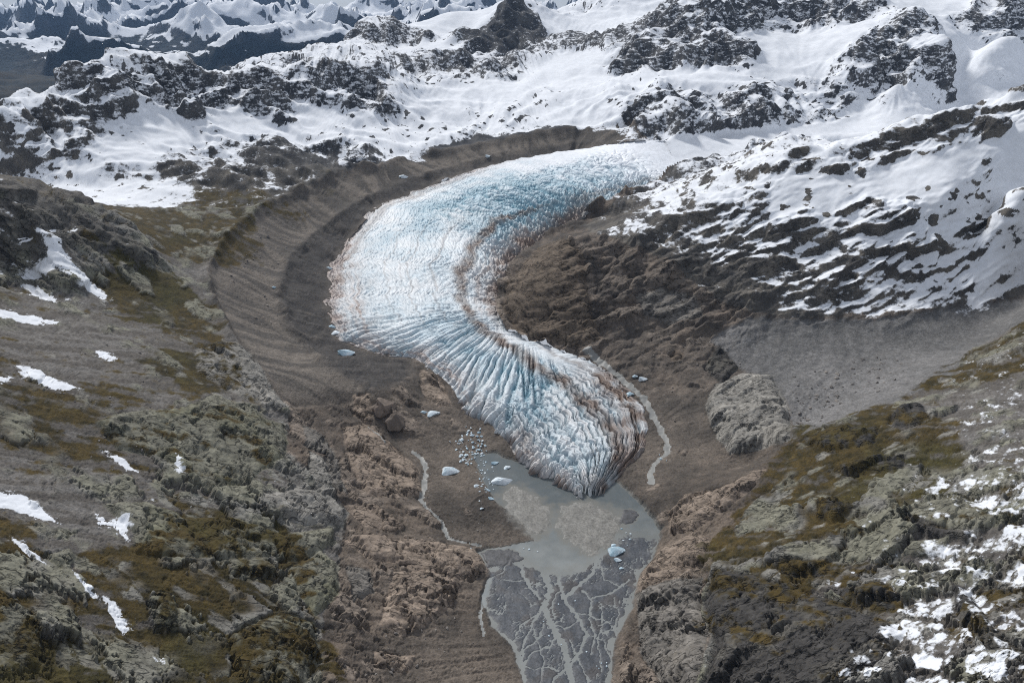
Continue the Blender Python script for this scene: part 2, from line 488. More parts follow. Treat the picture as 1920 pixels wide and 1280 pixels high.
def to_ground(pts, closed=True, step=14.0):
    d = dense(pts, closed, step)
    x, y = ground(d[:, 0], d[:, 1])
    return x, y

def seg_dist(qx, qy, gx, gy, closed):
    """distance from points q to a polyline, and crossing parity"""
    n = len(gx)
    best = np.full(qx.shape, 1e9, F32); par = np.zeros(qx.shape, bool); arc = np.zeros(qx.shape, F32)
    m = n if closed else n - 1
    s = 0.0
    for i in range(m):
        ax, ay, bx, by = gx[i], gy[i], gx[(i + 1) % n], gy[(i + 1) % n]
        ex, ey = bx - ax, by - ay
        L2 = ex * ex + ey * ey + 1e-12
        t = np.clip(((qx - ax) * ex + (qy - ay) * ey) / L2, 0, 1)
        d = (qx - ax - t * ex) ** 2 + (qy - ay - t * ey) ** 2
        c = d < best
        best = np.where(c, d, best)
        L = math.sqrt(L2)
        arc = np.where(c, s + t * L, arc); s += L
        if closed and ay != by:
            hit = ((ay > qy) != (by > qy)) & (qx < ex * (qy - ay) / (by - ay) + ax)
            par ^= hit
    return np.sqrt(best), par, arc

def zone(pts, warp=0.0, pad=0.03, step=14.0):
    """signed distance into a traced patch of ground (positive inside), scale-free; frayed by warp"""
    gx, gy = to_ground(pts, True, step)
    gX, gY = gx / gy, np.log(gy)
    out = np.full(XN.shape, -1.0, F32)
    x0, x1, y0, y1 = gX.min() - pad, gX.max() + pad, gY.min() - pad, gY.max() + pad
    sel = (XN > x0) & (XN < x1) & (YN > y0) & (YN < y1)
    qx, qy = XN[sel], YN[sel]
    if warp:
        qx = qx + F32(warp) * _w1[sel]; qy = qy + F32(warp) * _w2[sel]
    d, par, _ = seg_dist(qx, qy, gX.astype(F32), gY.astype(F32), True)
    out[sel] = np.where(par, d, -d)
    return out

def path(pts, warp=0.0, pad=0.06, step=10.0):
    """distance to a traced line and the way along it, scale-free"""
    gx, gy = to_ground(pts, False, step)
    gX, gY = gx / gy, np.log(gy)
    D = np.full(XN.shape, 1.0, F32); A = np.zeros(XN.shape, F32)
    sel = (XN > gX.min() - pad) & (XN < gX.max() + pad) & (YN > gY.min() - pad) & (YN < gY.max() + pad)
    qx, qy = XN[sel], YN[sel]
    if warp:
        qx = qx + F32(warp) * _w1[sel]; qy = qy + F32(warp) * _w2[sel]
    d, _, a = seg_dist(qx, qy, gX.astype(F32), gY.astype(F32), False)
    D[sel] = d; A[sel] = a
    return D, A

PX1 = 1 / 1280.0
def inside(sd, soft=1.0):
    return smooth(-soft * PX1, soft * PX1, sd)

# ---- broad cover: (x, y, snow, rock, moss) read off the photograph, spread over the land
COVER = [
 (100, 1200, .02, .55, .65), (300, 1100, .03, .40, .75), (100, 920, .05, .15, .40), (300, 720, .03, .15, .35), (100, 640, .08, .15, .40), (60, 480, .10, .55, .45), (200, 440, .04, .9, .5), (30, 420, .08, .9, .35),
 (350, 450, .02, .25, .85), (300, 560, .03, .20, .8), (450, 430, .05, .25, .8), (330, 410, .12, .25, .8), (250, 640, .03, .12, .35), (150, 780, .02, .15, .55), (30, 780, .02, .15, .7), (330, 700, .0, .2, .8), (500, 1020, .0, .5, .8), (550, 1180, .0, .6, .7),
 (450, 1100, .0, .4, .9), (200, 950, .06, .2, .3), (350, 880, .02, .6, .4), (450, 780, 0, .6, .5), (250, 1240, .03, .4, .8), (200, 1180, .05, .25, .55), (30, 1100, .02, .4, .7),
 (400, 388, .30, .3, .7), (470, 372, .30, .4, .6), (300, 370, .66, .3, .2), (470, 350, .42, .7, .35), (560, 330, .36, .8, .4), (440, 320, .48, .8, .2), (650, 310, .52, .7, .2), (520, 290, .50, .8, .2), (400, 300, .66, .5, .1), (340, 320, .50, .7, .1), (250, 330, .62, .5, 0), (600, 290, .62, .6, .1), (250, 300, .86, .25, 0), (180, 340, .80, .4, 0), (60, 330, .76, .5, 0), (60, 270, .60, .9, 0),
 (300, 240, .98, .15, 0), (450, 230, .98, .1, 0), (600, 220, .96, .15, 0), (560, 270, .85, .3, 0), (640, 240, .88, .4, 0), (720, 260, .86, .4, 0), (800, 260, .84, .4, 0), (800, 200, .94, .3, 0), (950, 230, .86, .45, 0), (950, 180, .97, .2, 0), (1000, 190, .90, .4, 0), (1080, 150, .98, .1, 0), (1100, 200, .93, .3, 0), (1100, 230, .96, .2, 0), (1200, 180, .80, .7, 0), (1230, 220, .62, .9, 0),
 (1330, 190, .70, .9, 0), (1400, 210, .64, .9, 0), (1480, 190, .80, .7, 0), (1330, 150, .95, .2, 0), (1480, 120, .98, .15, 0), (1560, 160, .80, .7, 0), (1650, 200, .92, .3, 0), (1750, 190, .93, .3, 0), (1850, 150, .95, .3, 0), (1900, 110, .98, .1, 0), (1780, 130, .95, .2, 0),
 (150, 200, .56, 1, 0), (100, 230, .56, 1, 0), (200, 160, .60, 1, 0), (260, 150, .62, 1, 0), (330, 160, .58, 1, 0), (420, 180, .50, 1, 0), (500, 185, .55, 1, 0), (580, 180, .62, .8, 0), (640, 150, .62, 1, 0), (690, 170, .55, 1, 0), (520, 120, .70, .8, 0), (600, 115, .70, .8, 0), (690, 80, .55, 1, 0), (760, 70, .62, .9, 0), (780, 90, .95, .1, 0), (820, 120, .60, 1, 0), (870, 130, .62, 1, 0), (840, 60, .95, .2, 0), (880, 40, .97, .1, 0),
 (960, 50, .36, 1, 0), (930, 85, .40, 1, 0), (985, 105, .60, .9, 0), (900, 115, .55, 1, 0), (1060, 60, .95, .2, 0), (1050, 20, .80, .6, 0), (1100, 40, .97, .2, 0), (1180, 40, .95, .3, 0), (1120, 85, .50, 1, 0), (1180, 75, .52, 1, 0), (1090, 110, .98, .05, 0), (1220, 120, .50, 1, 0), (1300, 60, .60, 1, 0), (1260, 100, .55, 1, 0), (1350, 90, .52, 1, 0), (1380, 30, .62, 1, 0), (1450, 25, .66, .9, 0), (1450, 80, .97, .1, 0), (1560, 80, .98, .1, 0), (1580, 20, .70, .9, 0), (1700, 60, .58, 1, 0), (1650, 110, .55, 1, 0), (1740, 110, .56, 1, 0), (1660, 145, .60, .9, 0), (1850, 40, .55, 1, 0), (1820, 90, .97, .1, 0), (1740, 10, .97, .1, 0),
 (1110, 430, .08, .6, 0), (1150, 400, .30, .9, 0), (1220, 370, .50, .9, 0), (1300, 350, .62, .9, 0), (1420, 310, .68, .9, 0), (1500, 285, .58, 1, 0), (1580, 300, .70, .8, 0), (1680, 265, .45, 1, 0), (1780, 240, .42, 1, 0), (1880, 205, .42, 1, 0), (1680, 330, .95, .2, 0), (1800, 310, .97, .1, 0), (1900, 290, .97, .15, 0), (1840, 345, .80, .5, 0), (1560, 360, .90, .3, 0), (1480, 380, .80, .4, 0), (1400, 400, .60, .7, 0), (1330, 360, .58, .9, 0), (1250, 430, .40, .9, 0), (1350, 450, .45, .8, 0), (1480, 440, .40, 1, 0), (1600, 430, .52, .9, 0), (1700, 450, .50, 1, 0), (1850, 430, .70, .8, 0), (1750, 390, .88, .4, 0), (1900, 470, .90, .3, 0),
 (1580, 500, .30, 1, 0), (1420, 500, .16, 1, 0), (1500, 560, .36, .7, 0), (1640, 560, .50, .5, 0), (1780, 530, .62, .6, 0), (1860, 530, .80, .3, 0), (1300, 520, .05, .9, 0), (1200, 500, .06, .8, 0), (1380, 570, .04, .8, 0), (1290, 600, .0, .75, 0), (1150, 560, .0, .8, 0),
 (1040, 540, 0, .9, 0), (1180, 640, 0, .45, 0), (1330, 660, .0, .40, 0), (1230, 640, 0, .5, 0), (1400, 610, 0, .5, 0), (1260, 800, 0, .05, 0), (1450, 650, .0, .12, 0), (1600, 640, .02, .08, 0), (1620, 720, 0, .15, 0), (1780, 630, .02, .1, 0), (1900, 575, .03, .1, 0), (1700, 660, .10, .1, 0),
 (520, 450, 0, .05, 0), (450, 560, 0, .05, 0), (700, 350, 0, .08, 0), (900, 290, 0, .1, 0), (1080, 255, .15, .15, 0), (560, 560, 0, .12, 0), (560, 640, 0, .15, 0), (650, 720, 0, .4, 0), (600, 820, 0, .5, 0), (700, 960, 0, .5, 0), (760, 1000, 0, .35, 0), (660, 900, 0, .6, 0), (620, 1000, 0, .5, 0), (820, 900, 0, .08, 0), (880, 980, 0, .08, 0), (660, 1180, 0, .45, 0), (800, 1240, 0, .15, 0), (680, 1080, 0, .45, 0), (1050, 1150, 0, .0, 0), (1250, 1150, 0, .5, 0), (1300, 980, 0, .4, 0), (1350, 900, 0, .2, 0),
 (1500, 880, .02, .35, .7), (1600, 830, .05, .4, .85), (1720, 800, .14, .45, .7), (1780, 760, .26, .4, .4), (1850, 700, .32, .4, .7), (1900, 640, .30, .35, .7), (1900, 760, .42, .3, .3), (1450, 960, .0, .4, .75), (1400, 1000, 0, .4, .6), (1520, 980, .06, .5, .8), (1600, 900, .15, .4, .7), (1700, 880, .22, .5, .5), (1850, 870, .44, .5, .4), (1750, 960, .38, .7, .4), (1650, 1000, .20, .6, .7), (1850, 1000, .46, .6, .4), (1500, 1060, .02, .6, .85), (1400, 1050, .0, .5, .8), (1620, 1080, .20, .7, .6), (1760, 1100, .46, .6, .5), (1880, 1120, .32, .7, .6), (1720, 1180, .46, .6, .4), (1880, 1240, .40, .6, .5), (1600, 1180, .08, .8, .5), (1400, 1180, .0, .8, .6), (1500, 1240, .04, .7, .5), (1650, 1260, .40, .6, .5), (1350, 1240, 0, .9, .3),
]
_cv = np.array(COVER, float)
_gx, _gy = ground(_cv[:, 0], _cv[:, 1])
_cX, _cY = (_gx / _gy).astype(F32), np.log(_gy).astype(F32)
_vals = _cv[:, 2:].astype(F32)
def spread(power=2.6):
    q1 = XN + F32(.012) * _w1; q2 = YN + F32(.012) * _w2
    out = np.empty(XN.shape + (3,), F32)
    flat1, flat2 = q1.ravel(), q2.ravel(); o = out.reshape(-1, 3)
    for k in range(0, flat1.size, 60000):
        d = (flat1[k:k + 60000, None] - _cX) ** 2; d += ((flat2[k:k + 60000, None] - _cY)) ** 2
        d += F32(7e-4)
        w = 1 / (d * d * d)                                      # soft inverse distance
        o[k:k + 60000] = (w @ _vals) / w.sum(1)[:, None]
    return out
_c = spread()
SNOW, ROCK, MOSS = _c[..., 0], _c[..., 1], _c[..., 2]
SNOW = np.where((XN < -.25) & (YG > 1250), SNOW * smooth(60, 170, H0) * np.where((XN < -.44) & (YG > 1650), 0, 1), SNOW).astype(F32)

# smooth snow-covered upper ice
Z_UPICE = zone([(1220, 262), (1340, 250), (1480, 236), (1620, 220), (1760, 200), (1920, 176), (2200, 150), (2200, 158), (1920, 186), (1780, 204), (1700, 236), (1640, 256), (1580, 258), (1510, 254), (1440, 272), (1400, 292), (1330, 312), (1270, 322)], warp=.004)
_up = smooth(-8 * (1 / 1280), 8 * (1 / 1280), Z_UPICE)
SNOW = lerp(SNOW, F32(1.0), _up).astype(F32); ROCK = (ROCK * (1 - _up)).astype(F32)
# ---- traced outlines
Z_SCOUR = zone([(1180, 236), (1050, 243), (975, 257), (900, 274), (830, 284), (720, 302), (610, 344), (500, 387), (425, 444), (384, 510), (392, 560), (415, 605), (470, 690), (538, 780), (532, 850), (598, 905), (655, 960), (640, 1000), (632, 1080), (602, 1160), (600, 1280), (560, 1500),
                (1300, 1500), (1312, 1290), (1345, 1220), (1318, 1140), (1340, 1070), (1362, 1020), (1405, 955), (1445, 905), (1492, 845), (1545, 805), (1660, 770), (1780, 712), (1825, 655), (1930, 605), (2300, 560), (2300, 520), (1920, 552), (1780, 580), (1600, 590), (1500, 600), (1400, 590), (1330, 560), (1230, 480), (1120, 445), (1090, 425), (1200, 355), (1290, 320), (1250, 262)], warp=.006, pad=.05)
Z_LEFT = zone([(-500, 280), (-200, 322), (0, 364), (80, 381), (140, 384), (180, 397), (255, 399), (340, 385), (420, 392), (500, 389), (425, 446), (386, 510), (394, 560), (417, 605), (472, 690), (540, 780), (534, 850), (600, 905), (657, 960), (642, 1000), (634, 1080), (604, 1160), (602, 1280), (562, 1500), (-900, 1500), (-900, 900), (-700, 400)], warp=.006, pad=.05)
Z_RIGHT = zone([(1490, 845), (1543, 805), (1658, 770), (1778, 712), (1823, 655), (1928, 605), (2300, 560), (2600, 900), (2600, 1500), (1300, 1500), (1312, 1290), (1345, 1220), (1318, 1140), (1340, 1070), (1362, 1020), (1405, 955), (1445, 905)], warp=.006, pad=.05)
Z_MOR = zone([(1180, 236), (1050, 243), (975, 257), (900, 274), (830, 284), (720, 302), (610, 344), (500, 387), (425, 444), (384, 510), (392, 560), (415, 605), (470, 690), (545, 770), (640, 760), (700, 745), (780, 700), (770, 672), (690, 662), (630, 632), (610, 570), (620, 505), (652, 445), (702, 390), (770, 360), (860, 325), (960, 300), (1080, 280), (1200, 264)], warp=.004)
Z_DARKMOR = zone([(1130, 264), (1000, 284), (850, 314), (750, 342), (670, 380), (602, 425), (545, 475), (512, 530), (520, 590), (560, 640), (620, 690), (700, 740), (780, 720), (770, 672), (690, 662), (630, 632), (610, 570), (620, 505), (652, 445), (702, 390), (770, 360), (860, 325), (960, 300), (1080, 280)], warp=.006)
Z_SCREE = zone([(1330, 640), (1400, 600), (1500, 600), (1640, 600), (1800, 575), (1960, 555), (2300, 540), (2300, 570), (1960, 605), (1825, 655), (1780, 712), (1660, 770), (1545, 805), (1490, 830), (1480, 770), (1440, 710), (1380, 690)], warp=.008)
Z_WET = zone([(885, 850), (930, 845), (960, 860), (1000, 870), (1080, 900), (1150, 895), (1205, 940), (1243, 985), (1228, 1040), (1200, 1075), (1186, 1140), (1152, 1200), (1145, 1300), (1140, 1500), (960, 1500), (985, 1290), (960, 1210), (920, 1170), (902, 1120), (918, 1070), (893, 1028), (955, 1024), (1000, 1013), (985, 985), (932, 940), (905, 900)], warp=.007)
Z_PLAIN = zone([(905, 1062), (960, 1050), (1000, 1062), (1050, 1075), (1100, 1060), (1140, 1030), (1170, 1000), (1240, 1000), (1228, 1040), (1200, 1075), (1186, 1140), (1152, 1200), (1145, 1300), (1140, 1500), (960, 1500), (985, 1290), (960, 1210), (920, 1170), (902, 1120)], warp=.012)
BARS = [zone(p, warp=.010) for p in ([(935, 925), (958, 910), (985, 915), (1032, 950), (1036, 980), (1012, 1010), (985, 998), (958, 972)],
        [(1052, 948), (1100, 940), (1150, 955), (1172, 985), (1150, 1025), (1112, 1048), (1070, 1022), (1040, 985)],
        [(1166, 955), (1190, 950), (1197, 965), (1188, 982), (1163, 985)],
        [(900, 1030), (960, 1030), (985, 1050), (960, 1062), (915, 1062)])]
# ------------------------------------------------------------------ rock outcrops: (label, height, tone, outline)
TONES = {'pale': (.30, .285, .255), 'lichen': (.225, .218, .168), 'tan': (.30, .24, .19), 'brown': (.155, .122, .092), 'dark': (.066, .062, .058), 'grey': (.20, .185, .165)}
OUTCROPS = [
 ('pale grey cracked slab above the moraine edge, topmost outcrop of the left slope', 5, 'pale', [(365, 655), (420, 640), (470, 660), (490, 690), (538, 775), (500, 772), (455, 750), (420, 730), (370, 700)]),
 ('broad greenish lichen slab with dark cracks on the left slope', 7, 'lichen', [(180, 795), (230, 770), (330, 772), (400, 742), (470, 780), (536, 800), (536, 862), (500, 880), (450, 912), (385, 922), (330, 882), (290, 852), (220, 842)]),
 ('smooth whitish rock nose at the edge of the brown gully', 8, 'pale', [(490, 930), (560, 918), (620, 925), (655, 960), (642, 985), (570, 987), (520, 965)]),
 ('narrow pale rock rib just above the whitish rock nose', 5, 'pale', [(578, 850), (612, 865), (622, 915), (592, 922), (574, 890)]),
 ('long mossy lichen ledge across the lower left slope', 7, 'lichen', [(190, 945), (260, 940), (330, 960), (420, 970), (520, 1000), (622, 992), (632, 1020), (560, 1050), (420, 1052), (320, 1050), (250, 1040), (250, 1000)]),
 ('round lichen dome beside the lowest snow streak', 6, 'lichen', [(275, 1130), (305, 1108), (333, 1140), (332, 1185), (290, 1188)]),
 ('small grey-green knob in the brown moss', 4, 'lichen', [(430, 1052), (500, 1052), (520, 1082), (470, 1092), (430, 1082)]),
 ('mossy cliff corner overhanging the brown gully', 9, 'lichen', [(540, 1062), (600, 1030), (632, 1060), (632, 1120), (590, 1160), (560, 1120)]),
 ('dark mossy crag at the bottom edge left of the gully', 9, 'lichen', [(430, 1190), (520, 1150), (590, 1170), (602, 1240), (560, 1300), (430, 1300)]),
 ('ribbed grey rock in the bottom left corner', 6, 'lichen', [(-20, 1095), (60, 1150), (90, 1230), (60, 1275), (-20, 1270)]),
 ('low lichen hump between two snow streaks on the left', 4, 'lichen', [(75, 1038), (130, 1028), (152, 1050), (110, 1068)]),
 ('tan ribbed rock face above the left stream', 7, 'tan', [(640, 800), (690, 800), (735, 835), (785, 880), (792, 930), (740, 935), (690, 925), (655, 880)]),
 ('layered tan rock block left of the round boulders', 6, 'tan', [(662, 742), (692, 738), (706, 790), (690, 800), (664, 780)]),
 ('tan ledge right under the ice margin', 6, 'tan', [(785, 695), (825, 712), (848, 765), (820, 765), (790, 738)]),
 ('long rounded tan rock beside the outwash plain', 8, 'tan', [(640, 1012), (720, 1008), (830, 1020), (905, 1030), (920, 1068), (880, 1092), (800, 1082), (740, 1062), (690, 1052)]),
 ('big slabby tan rock with a dark overhang in the gully', 9, 'tan', [(735, 1078), (800, 1072), (862, 1095), (850, 1130), (800, 1172), (752, 1197), (712, 1172), (722, 1130)]),
 ('grey broken rocks in the middle of the brown gully', 5, 'grey', [(648, 1060), (692, 1070), (702, 1112), (660, 1132)]),
 ('low tan rock at the bottom of the gully', 4, 'tan', [(700, 1222), (780, 1230), (765, 1262), (700, 1252)]),
 ('grey rock steps along the right bank of the gully', 4, 'grey', [(565, 800), (610, 820), (630, 870), (650, 930), (622, 915), (608, 860), (575, 845)]),
 ('pale ribbed rock knob standing in the scree valley', 15, 'pale', [(1320, 762), (1342, 722), (1392, 705), (1448, 708), (1478, 765), (1486, 832), (1430, 842), (1370, 852), (1345, 822)]),
 ('small dark rock above the pale ribbed knob', 7, 'dark', [(1318, 692), (1348, 650), (1386, 690), (1352, 722)]),
 ('tan rock rib above the lake on the right bank', 8, 'tan', [(1252, 962), (1290, 930), (1350, 915), (1440, 878), (1408, 922), (1352, 960), (1300, 1000), (1256, 1002)]),
 ('folded tan rocks right of the stranded ice blocks', 8, 'tan', [(1182, 1082), (1222, 1040), (1300, 1000), (1332, 1008), (1322, 1058), (1262, 1090), (1202, 1112)]),
 ('tall fissured grey rock wall at the bottom right of the plain', 10, 'grey', [(1192, 1112), (1262, 1092), (1322, 1085), (1316, 1140), (1342, 1215), (1312, 1300), (1252, 1300), (1202, 1230)]),
 ('dark crag above the fissured rock wall', 10, 'dark', [(1345, 1072), (1420, 1082), (1540, 1122), (1640, 1150), (1700, 1190), (1650, 1260), (1560, 1320), (1318, 1320), (1348, 1220), (1324, 1140)]),
 ('brown rock bluff inside the bend of the ice', 10, 'brown', [(946, 585), (960, 525), (1008, 475), (1060, 452), (1092, 480), (1102, 540), (1112, 600), (1130, 640), (1085, 655), (1010, 642), (968, 625)]),
 ('dark rocky mound on the edge of the scree valley', 7, 'dark', [(1665, 790), (1690, 765), (1730, 760), (1745, 785), (1715, 800), (1672, 802)]),
 ('lichen slab surrounded by snow on the right slope', 6, 'lichen', [(1690, 960), (1740, 925), (1800, 920), (1860, 950), (1900, 945), (1920, 975), (1830, 985), (1760, 990), (1700, 985)]),
 ('dark broken ledge below the snowy lichen slab', 7, 'dark', [(1700, 960), (1760, 985), (1820, 990), (1810, 1005), (1740, 1000), (1690, 975)]),
 ('dark mossy ledge along the top of the right slope', 6, 'dark', [(1500, 832), (1560, 806), (1650, 800), (1640, 830), (1560, 852)]),
 ('second dark ledge on the right slope, below the top one', 6, 'dark', [(1545, 882), (1620, 860), (1700, 850), (1690, 875), (1600, 892)]),
 ('dark knob in brown moss in the middle of the right slope', 6, 'dark', [(1530, 942), (1580, 930), (1602, 950), (1560, 976), (1530, 966)]),
 ('small lichen boulder-like knob at the edge of the snow on the right', 5, 'lichen', [(1568, 986), (1600, 974), (1622, 1000), (1586, 1006)]),
 ('mossy dark step above the dark crag', 6, 'dark', [(1440, 1062), (1560, 1050), (1545, 1085), (1470, 1082)]),
 ('flat lichen slab in the snow of the lower right slope', 4, 'lichen', [(1690, 1030), (1710, 1010), (1780, 1000), (1765, 1030), (1720, 1035)]),
 ('dark broken rock band at the right end of the crag', 7, 'dark', [(1560, 1112), (1660, 1092), (1700, 1130), (1622, 1160)]),
 ('dark ravine wall near the bottom right corner', 8, 'dark', [(1782, 1090), (1812, 1100), (1870, 1190), (1925, 1235), (1860, 1232), (1802, 1170)]),
 ('grey rock ribs on the brown slope beneath the cliffs', 6, 'grey', [(1190, 560), (1240, 545), (1300, 560), (1320, 600), (1260, 610), (1210, 590)]),
 ('low streaky tan rocks left of the dark gravel spit', 4, 'tan', [(640, 940), (700, 950), (760, 985), (740, 1000), (680, 985)]),
 ('small tan hummock beside the right-hand stream bank', 5, 'brown', [(1255, 668), (1268, 655), (1282, 662), (1278, 678), (1260, 680)]),
]
OUT_SD = [zone(o[3], warp=.004) for o in OUTCROPS]

# ------------------------------------------------------------------ shape the ground
H = H0.copy()
wet = inside(Z_WET, 5)
plain = smooth(-30 * PX1, 26 * PX1, Z_PLAIN + .010 * fbm2(XG / 14, YG / 14, 3, seed=6))
n_plain = fbm2(XG / 9, YG / 9, 4, seed=5)
target = -2.0 + plain * (2.22 + 0.12 * n_plain)
for b in BARS[:2]:
    target = np.maximum(target, -2.0 + 2.30 * smooth(-24 * PX1, 16 * PX1, b + .012 * n_plain) + .22 * n_plain)
target = np.maximum(target, -2.0 + 2.6 * inside(BARS[2], 5)); target = np.maximum(target, -2.0 + 2.6 * inside(BARS[3], 5))
CHAN = [([(985, 1030), (1020, 1070), (1032, 1110), (1020, 1140), (1030, 1165), (1045, 1190), (1060, 1220), (1068, 1260), (1080, 1300), (1085, 1420)], 7),
        ([(896, 1022), (948, 1028), (972, 1058), (988, 1092), (1012, 1125)], 4), ([(1045, 1050), (1050, 1100), (1060, 1130), (1085, 1160), (1100, 1190), (1090, 1220), (1070, 1245)], 4.5),
        ([(1018, 1140), (1000, 1168), (985, 1200), (975, 1230), (988, 1300)], 3.2), ([(1060, 1122), (1090, 1095), (1112, 1075), (1128, 1030)], 4), ([(1092, 1108), (1110, 1130), (1104, 1160), (1116, 1190), (1108, 1225)], 2.6),
        ([(1110, 1122), (1150, 1112), (1180, 1085)], 2.6), ([(1020, 1168), (1010, 1198), (985, 1215), (972, 1255)], 2), ([(1045, 1190), (1030, 1212), (1000, 1222), (982, 1242)], 2.2),
        ([(1062, 1255), (1040, 1270), (1030, 1310)], 3.2), ([(1100, 1190), (1130, 1200), (1145, 1232)], 1.8), ([(1122, 1050), (1134, 1088), (1168, 1100)], 2), ([(1080, 1150), (1110, 1158), (1146, 1166)], 1.8),
        ([(1012, 1150), (980, 1170), (960, 1205)], 1.8), ([(990, 1092), (960, 1090), (930, 1085)], 1.5), ([(1055, 1100), (1035, 1130), (1040, 1160)], 2.2), ([(1070, 1200), (1085, 1240), (1110, 1290)], 2.4), ([(1030, 1165), (1058, 1180), (1085, 1165)], 1.8), ([(960, 1045), (940, 1075), (915, 1085), (905, 1120)], 1.6), ([(1150, 1120), (1160, 1150), (1150, 1180)], 1.5),
        ([(1000, 1175), (1020, 1240), (1010, 1300)], 1.8), ([(970, 1240), (1000, 1255), (1030, 1250), (1060, 1262)], 1.6), ([(1125, 1130), (1130, 1165), (1120, 1200), (1128, 1260)], 1.6)]
chan = np.zeros(XN.shape, F32)
for p, w in CHAN:
    d, a = path(p, warp=.006)
    ww = 1.6 * w * PX1 * (1 + .5 * noise2(a * 150, d * 0 + w, 3))
    chan = np.maximum(chan, smooth(1.25, .55, d / np.maximum(ww, 1e-5)))
brd = np.abs(noise2(XG / 10 + 1.3 * n_plain, YG / 38, 21)) ; brd2 = np.abs(noise2(XG / 6 + 1.0 * n_plain, YG / 26, 25))
chan = np.maximum(chan, plain * np.maximum(smooth(.10, .03, brd), .85 * smooth(.08, .03, brd2)) * smooth(-.1, .1, noise2(XG / 26, YG / 26, 31)))
target = target - plain * .5 * chan
H = lerp(H, target, wet)
# keep the dry land above the water
H = np.where(Z_WET < 0, np.maximum(H, 0.25 + np.minimum(-Z_WET * YG * .15, 3.0)), H)

def normals(X, Y, Z):
    ax, ay, az = np.gradient(X, axis=0), np.gradient(Y, axis=0), np.gradient(Z, axis=0)
    bx, by, bz = np.gradient(X, axis=1), np.gradient(Y, axis=1), np.gradient(Z, axis=1)
    nx, ny, nz = ay * bz - az * by, az * bx - ax * bz, ax * by - ay * bx
    l = np.sqrt(nx * nx + ny * ny + nz * nz) + 1e-12
    return nx / l, ny / l, nz / l

# fall lines: smear noise along the slope so gullies, scree and snow streaks run downhill
def streaks(src, steps, size):
    hx = blur(H0, 4)
    gi, gj = np.gradient(hx)
    xi, xj = np.gradient(XG); yi, yj = np.gradient(YG)
    det = xi * yj - xj * yi
    dhx = (gi * yj - gj * yi) / det; dhy = (gj * xi - gi * xj) / det
    l = np.sqrt(dhx ** 2 + dhy ** 2) + 1e-6
    ux, uy = dhx / l, dhy / l
    vi = ((ux * yj - uy * xj) / det * size * YG).astype(F32); vj = ((uy * xi - ux * yi) / det * size * YG).astype(F32)
    I, J = np.meshgrid(np.arange(NC, dtype=F32), np.arange(NR, dtype=F32), indexing='ij')
    acc = src.copy(); n = 1
    for sgn in (1, -1):
        pi, pj = I.copy(), J.copy()
        for k in range(steps):
            a = np.clip(pi + .5, 0, NC - 1).astype(np.int32); b = np.clip(pj + .5, 0, NR - 1).astype(np.int32)
            pi += sgn * vi[a, b]; pj += sgn * vj[a, b]
            a = np.clip(pi + .5, 0, NC - 1).astype(np.int32); b = np.clip(pj + .5, 0, NR - 1).astype(np.int32)
            acc += src[a, b]; n += 1
    acc = acc / n
    return (acc - acc.mean()) / (acc.std() + 1e-9)
_sn = noise2(XN * 170, YN * 170, 41) + .7 * noise2(XN * 330, YN * 330, 43)
ST1 = streaks(_sn, 14, .0035)
_sn = noise2(XN * 60, YN * 60, 45)
ST2 = streaks(_sn, 14, .009)
_sp = smooth(-.25, .45, fbm2(XN * 26, YN * 26, 3, seed=49))
ST1 = (ST1 * (.25 + .9 * _sp)).astype(F32)

nx, ny, nz = normals(XG, YG, H)
pxw, pyw, pzw = XG.astype(F32), YG.astype(F32), H.astype(F32)
left_scour = (XG < 20) & (Z_SCOUR > 0) & (YG < 900)
scour_near = (Z_SCOUR > 0) & (YG < 950) & (Z_SCREE < 0)
is_left = (Z_LEFT > 0)
far = smooth(900, 1500, YG).astype(F32)
def pick(l, sl, r, fr):
    v = np.where(left_scour, l, np.where(is_left, sl, r)).astype(F32)
    return lerp(v, F32(fr), far)
bx_, by_, bz_ = pick(.42, .40, -.36, -.16), pick(.30, .30, .18, .10), pick(.86, .87, .915, .98)
bd = bx_ * pxw + by_ * pyw + bz_ * pzw                      # height across the bedding
_ls = left_scour | is_left
_rs = (Z_RIGHT > 0) | ((XG > 40) & (Z_SCOUR > 0) & (YG < 620))
ca = lerp(np.where(_ls, .72 * pxw - .69 * pyw, np.where(_rs, .86 * pxw + .51 * pyw, .90 * pxw + .43 * pyw)), pxw, far); cb = np.where(_ls, .69 * pxw + .72 * pyw, np.where(_rs, -.51 * pxw + .86 * pyw, -.43 * pxw + .90 * pyw))
outmask = np.zeros(XN.shape, F32); outid = np.full(XN.shape, -1, np.int32); dome = np.zeros(XN.shape, F32)
for k, (o, sd) in enumerate(zip(OUTCROPS, OUT_SD)):
    m = inside(sd, 3)
    outmask = np.maximum(outmask, m)
    outid[(sd > 0) & (outid < 0)] = k
    hh = o[1]
    dome = np.maximum(dome, hh * (1 - (1 - np.clip(sd * YG / (hh * 1.1), 0, 1)) ** 2.2))
R = np.clip(ROCK * (1 - .6 * outmask), 0, 1) * (1 - wet) * (1 - inside(Z_MOR, 6) * .75)
R = R * smooth(5200, 3800, YG)
DARKROCK = zone([(-60, 366), (80, 378), (140, 388), (235, 450), (290, 490), (240, 500), (180, 470), (100, 470), (0, 480), (-60, 480)], warp=.01)
R = np.maximum(R, .9 * inside(DARKROCK, 8))
D = np.zeros(XN.shape, F32)
st = lerp(F32(2.4), F32(1.35), far)
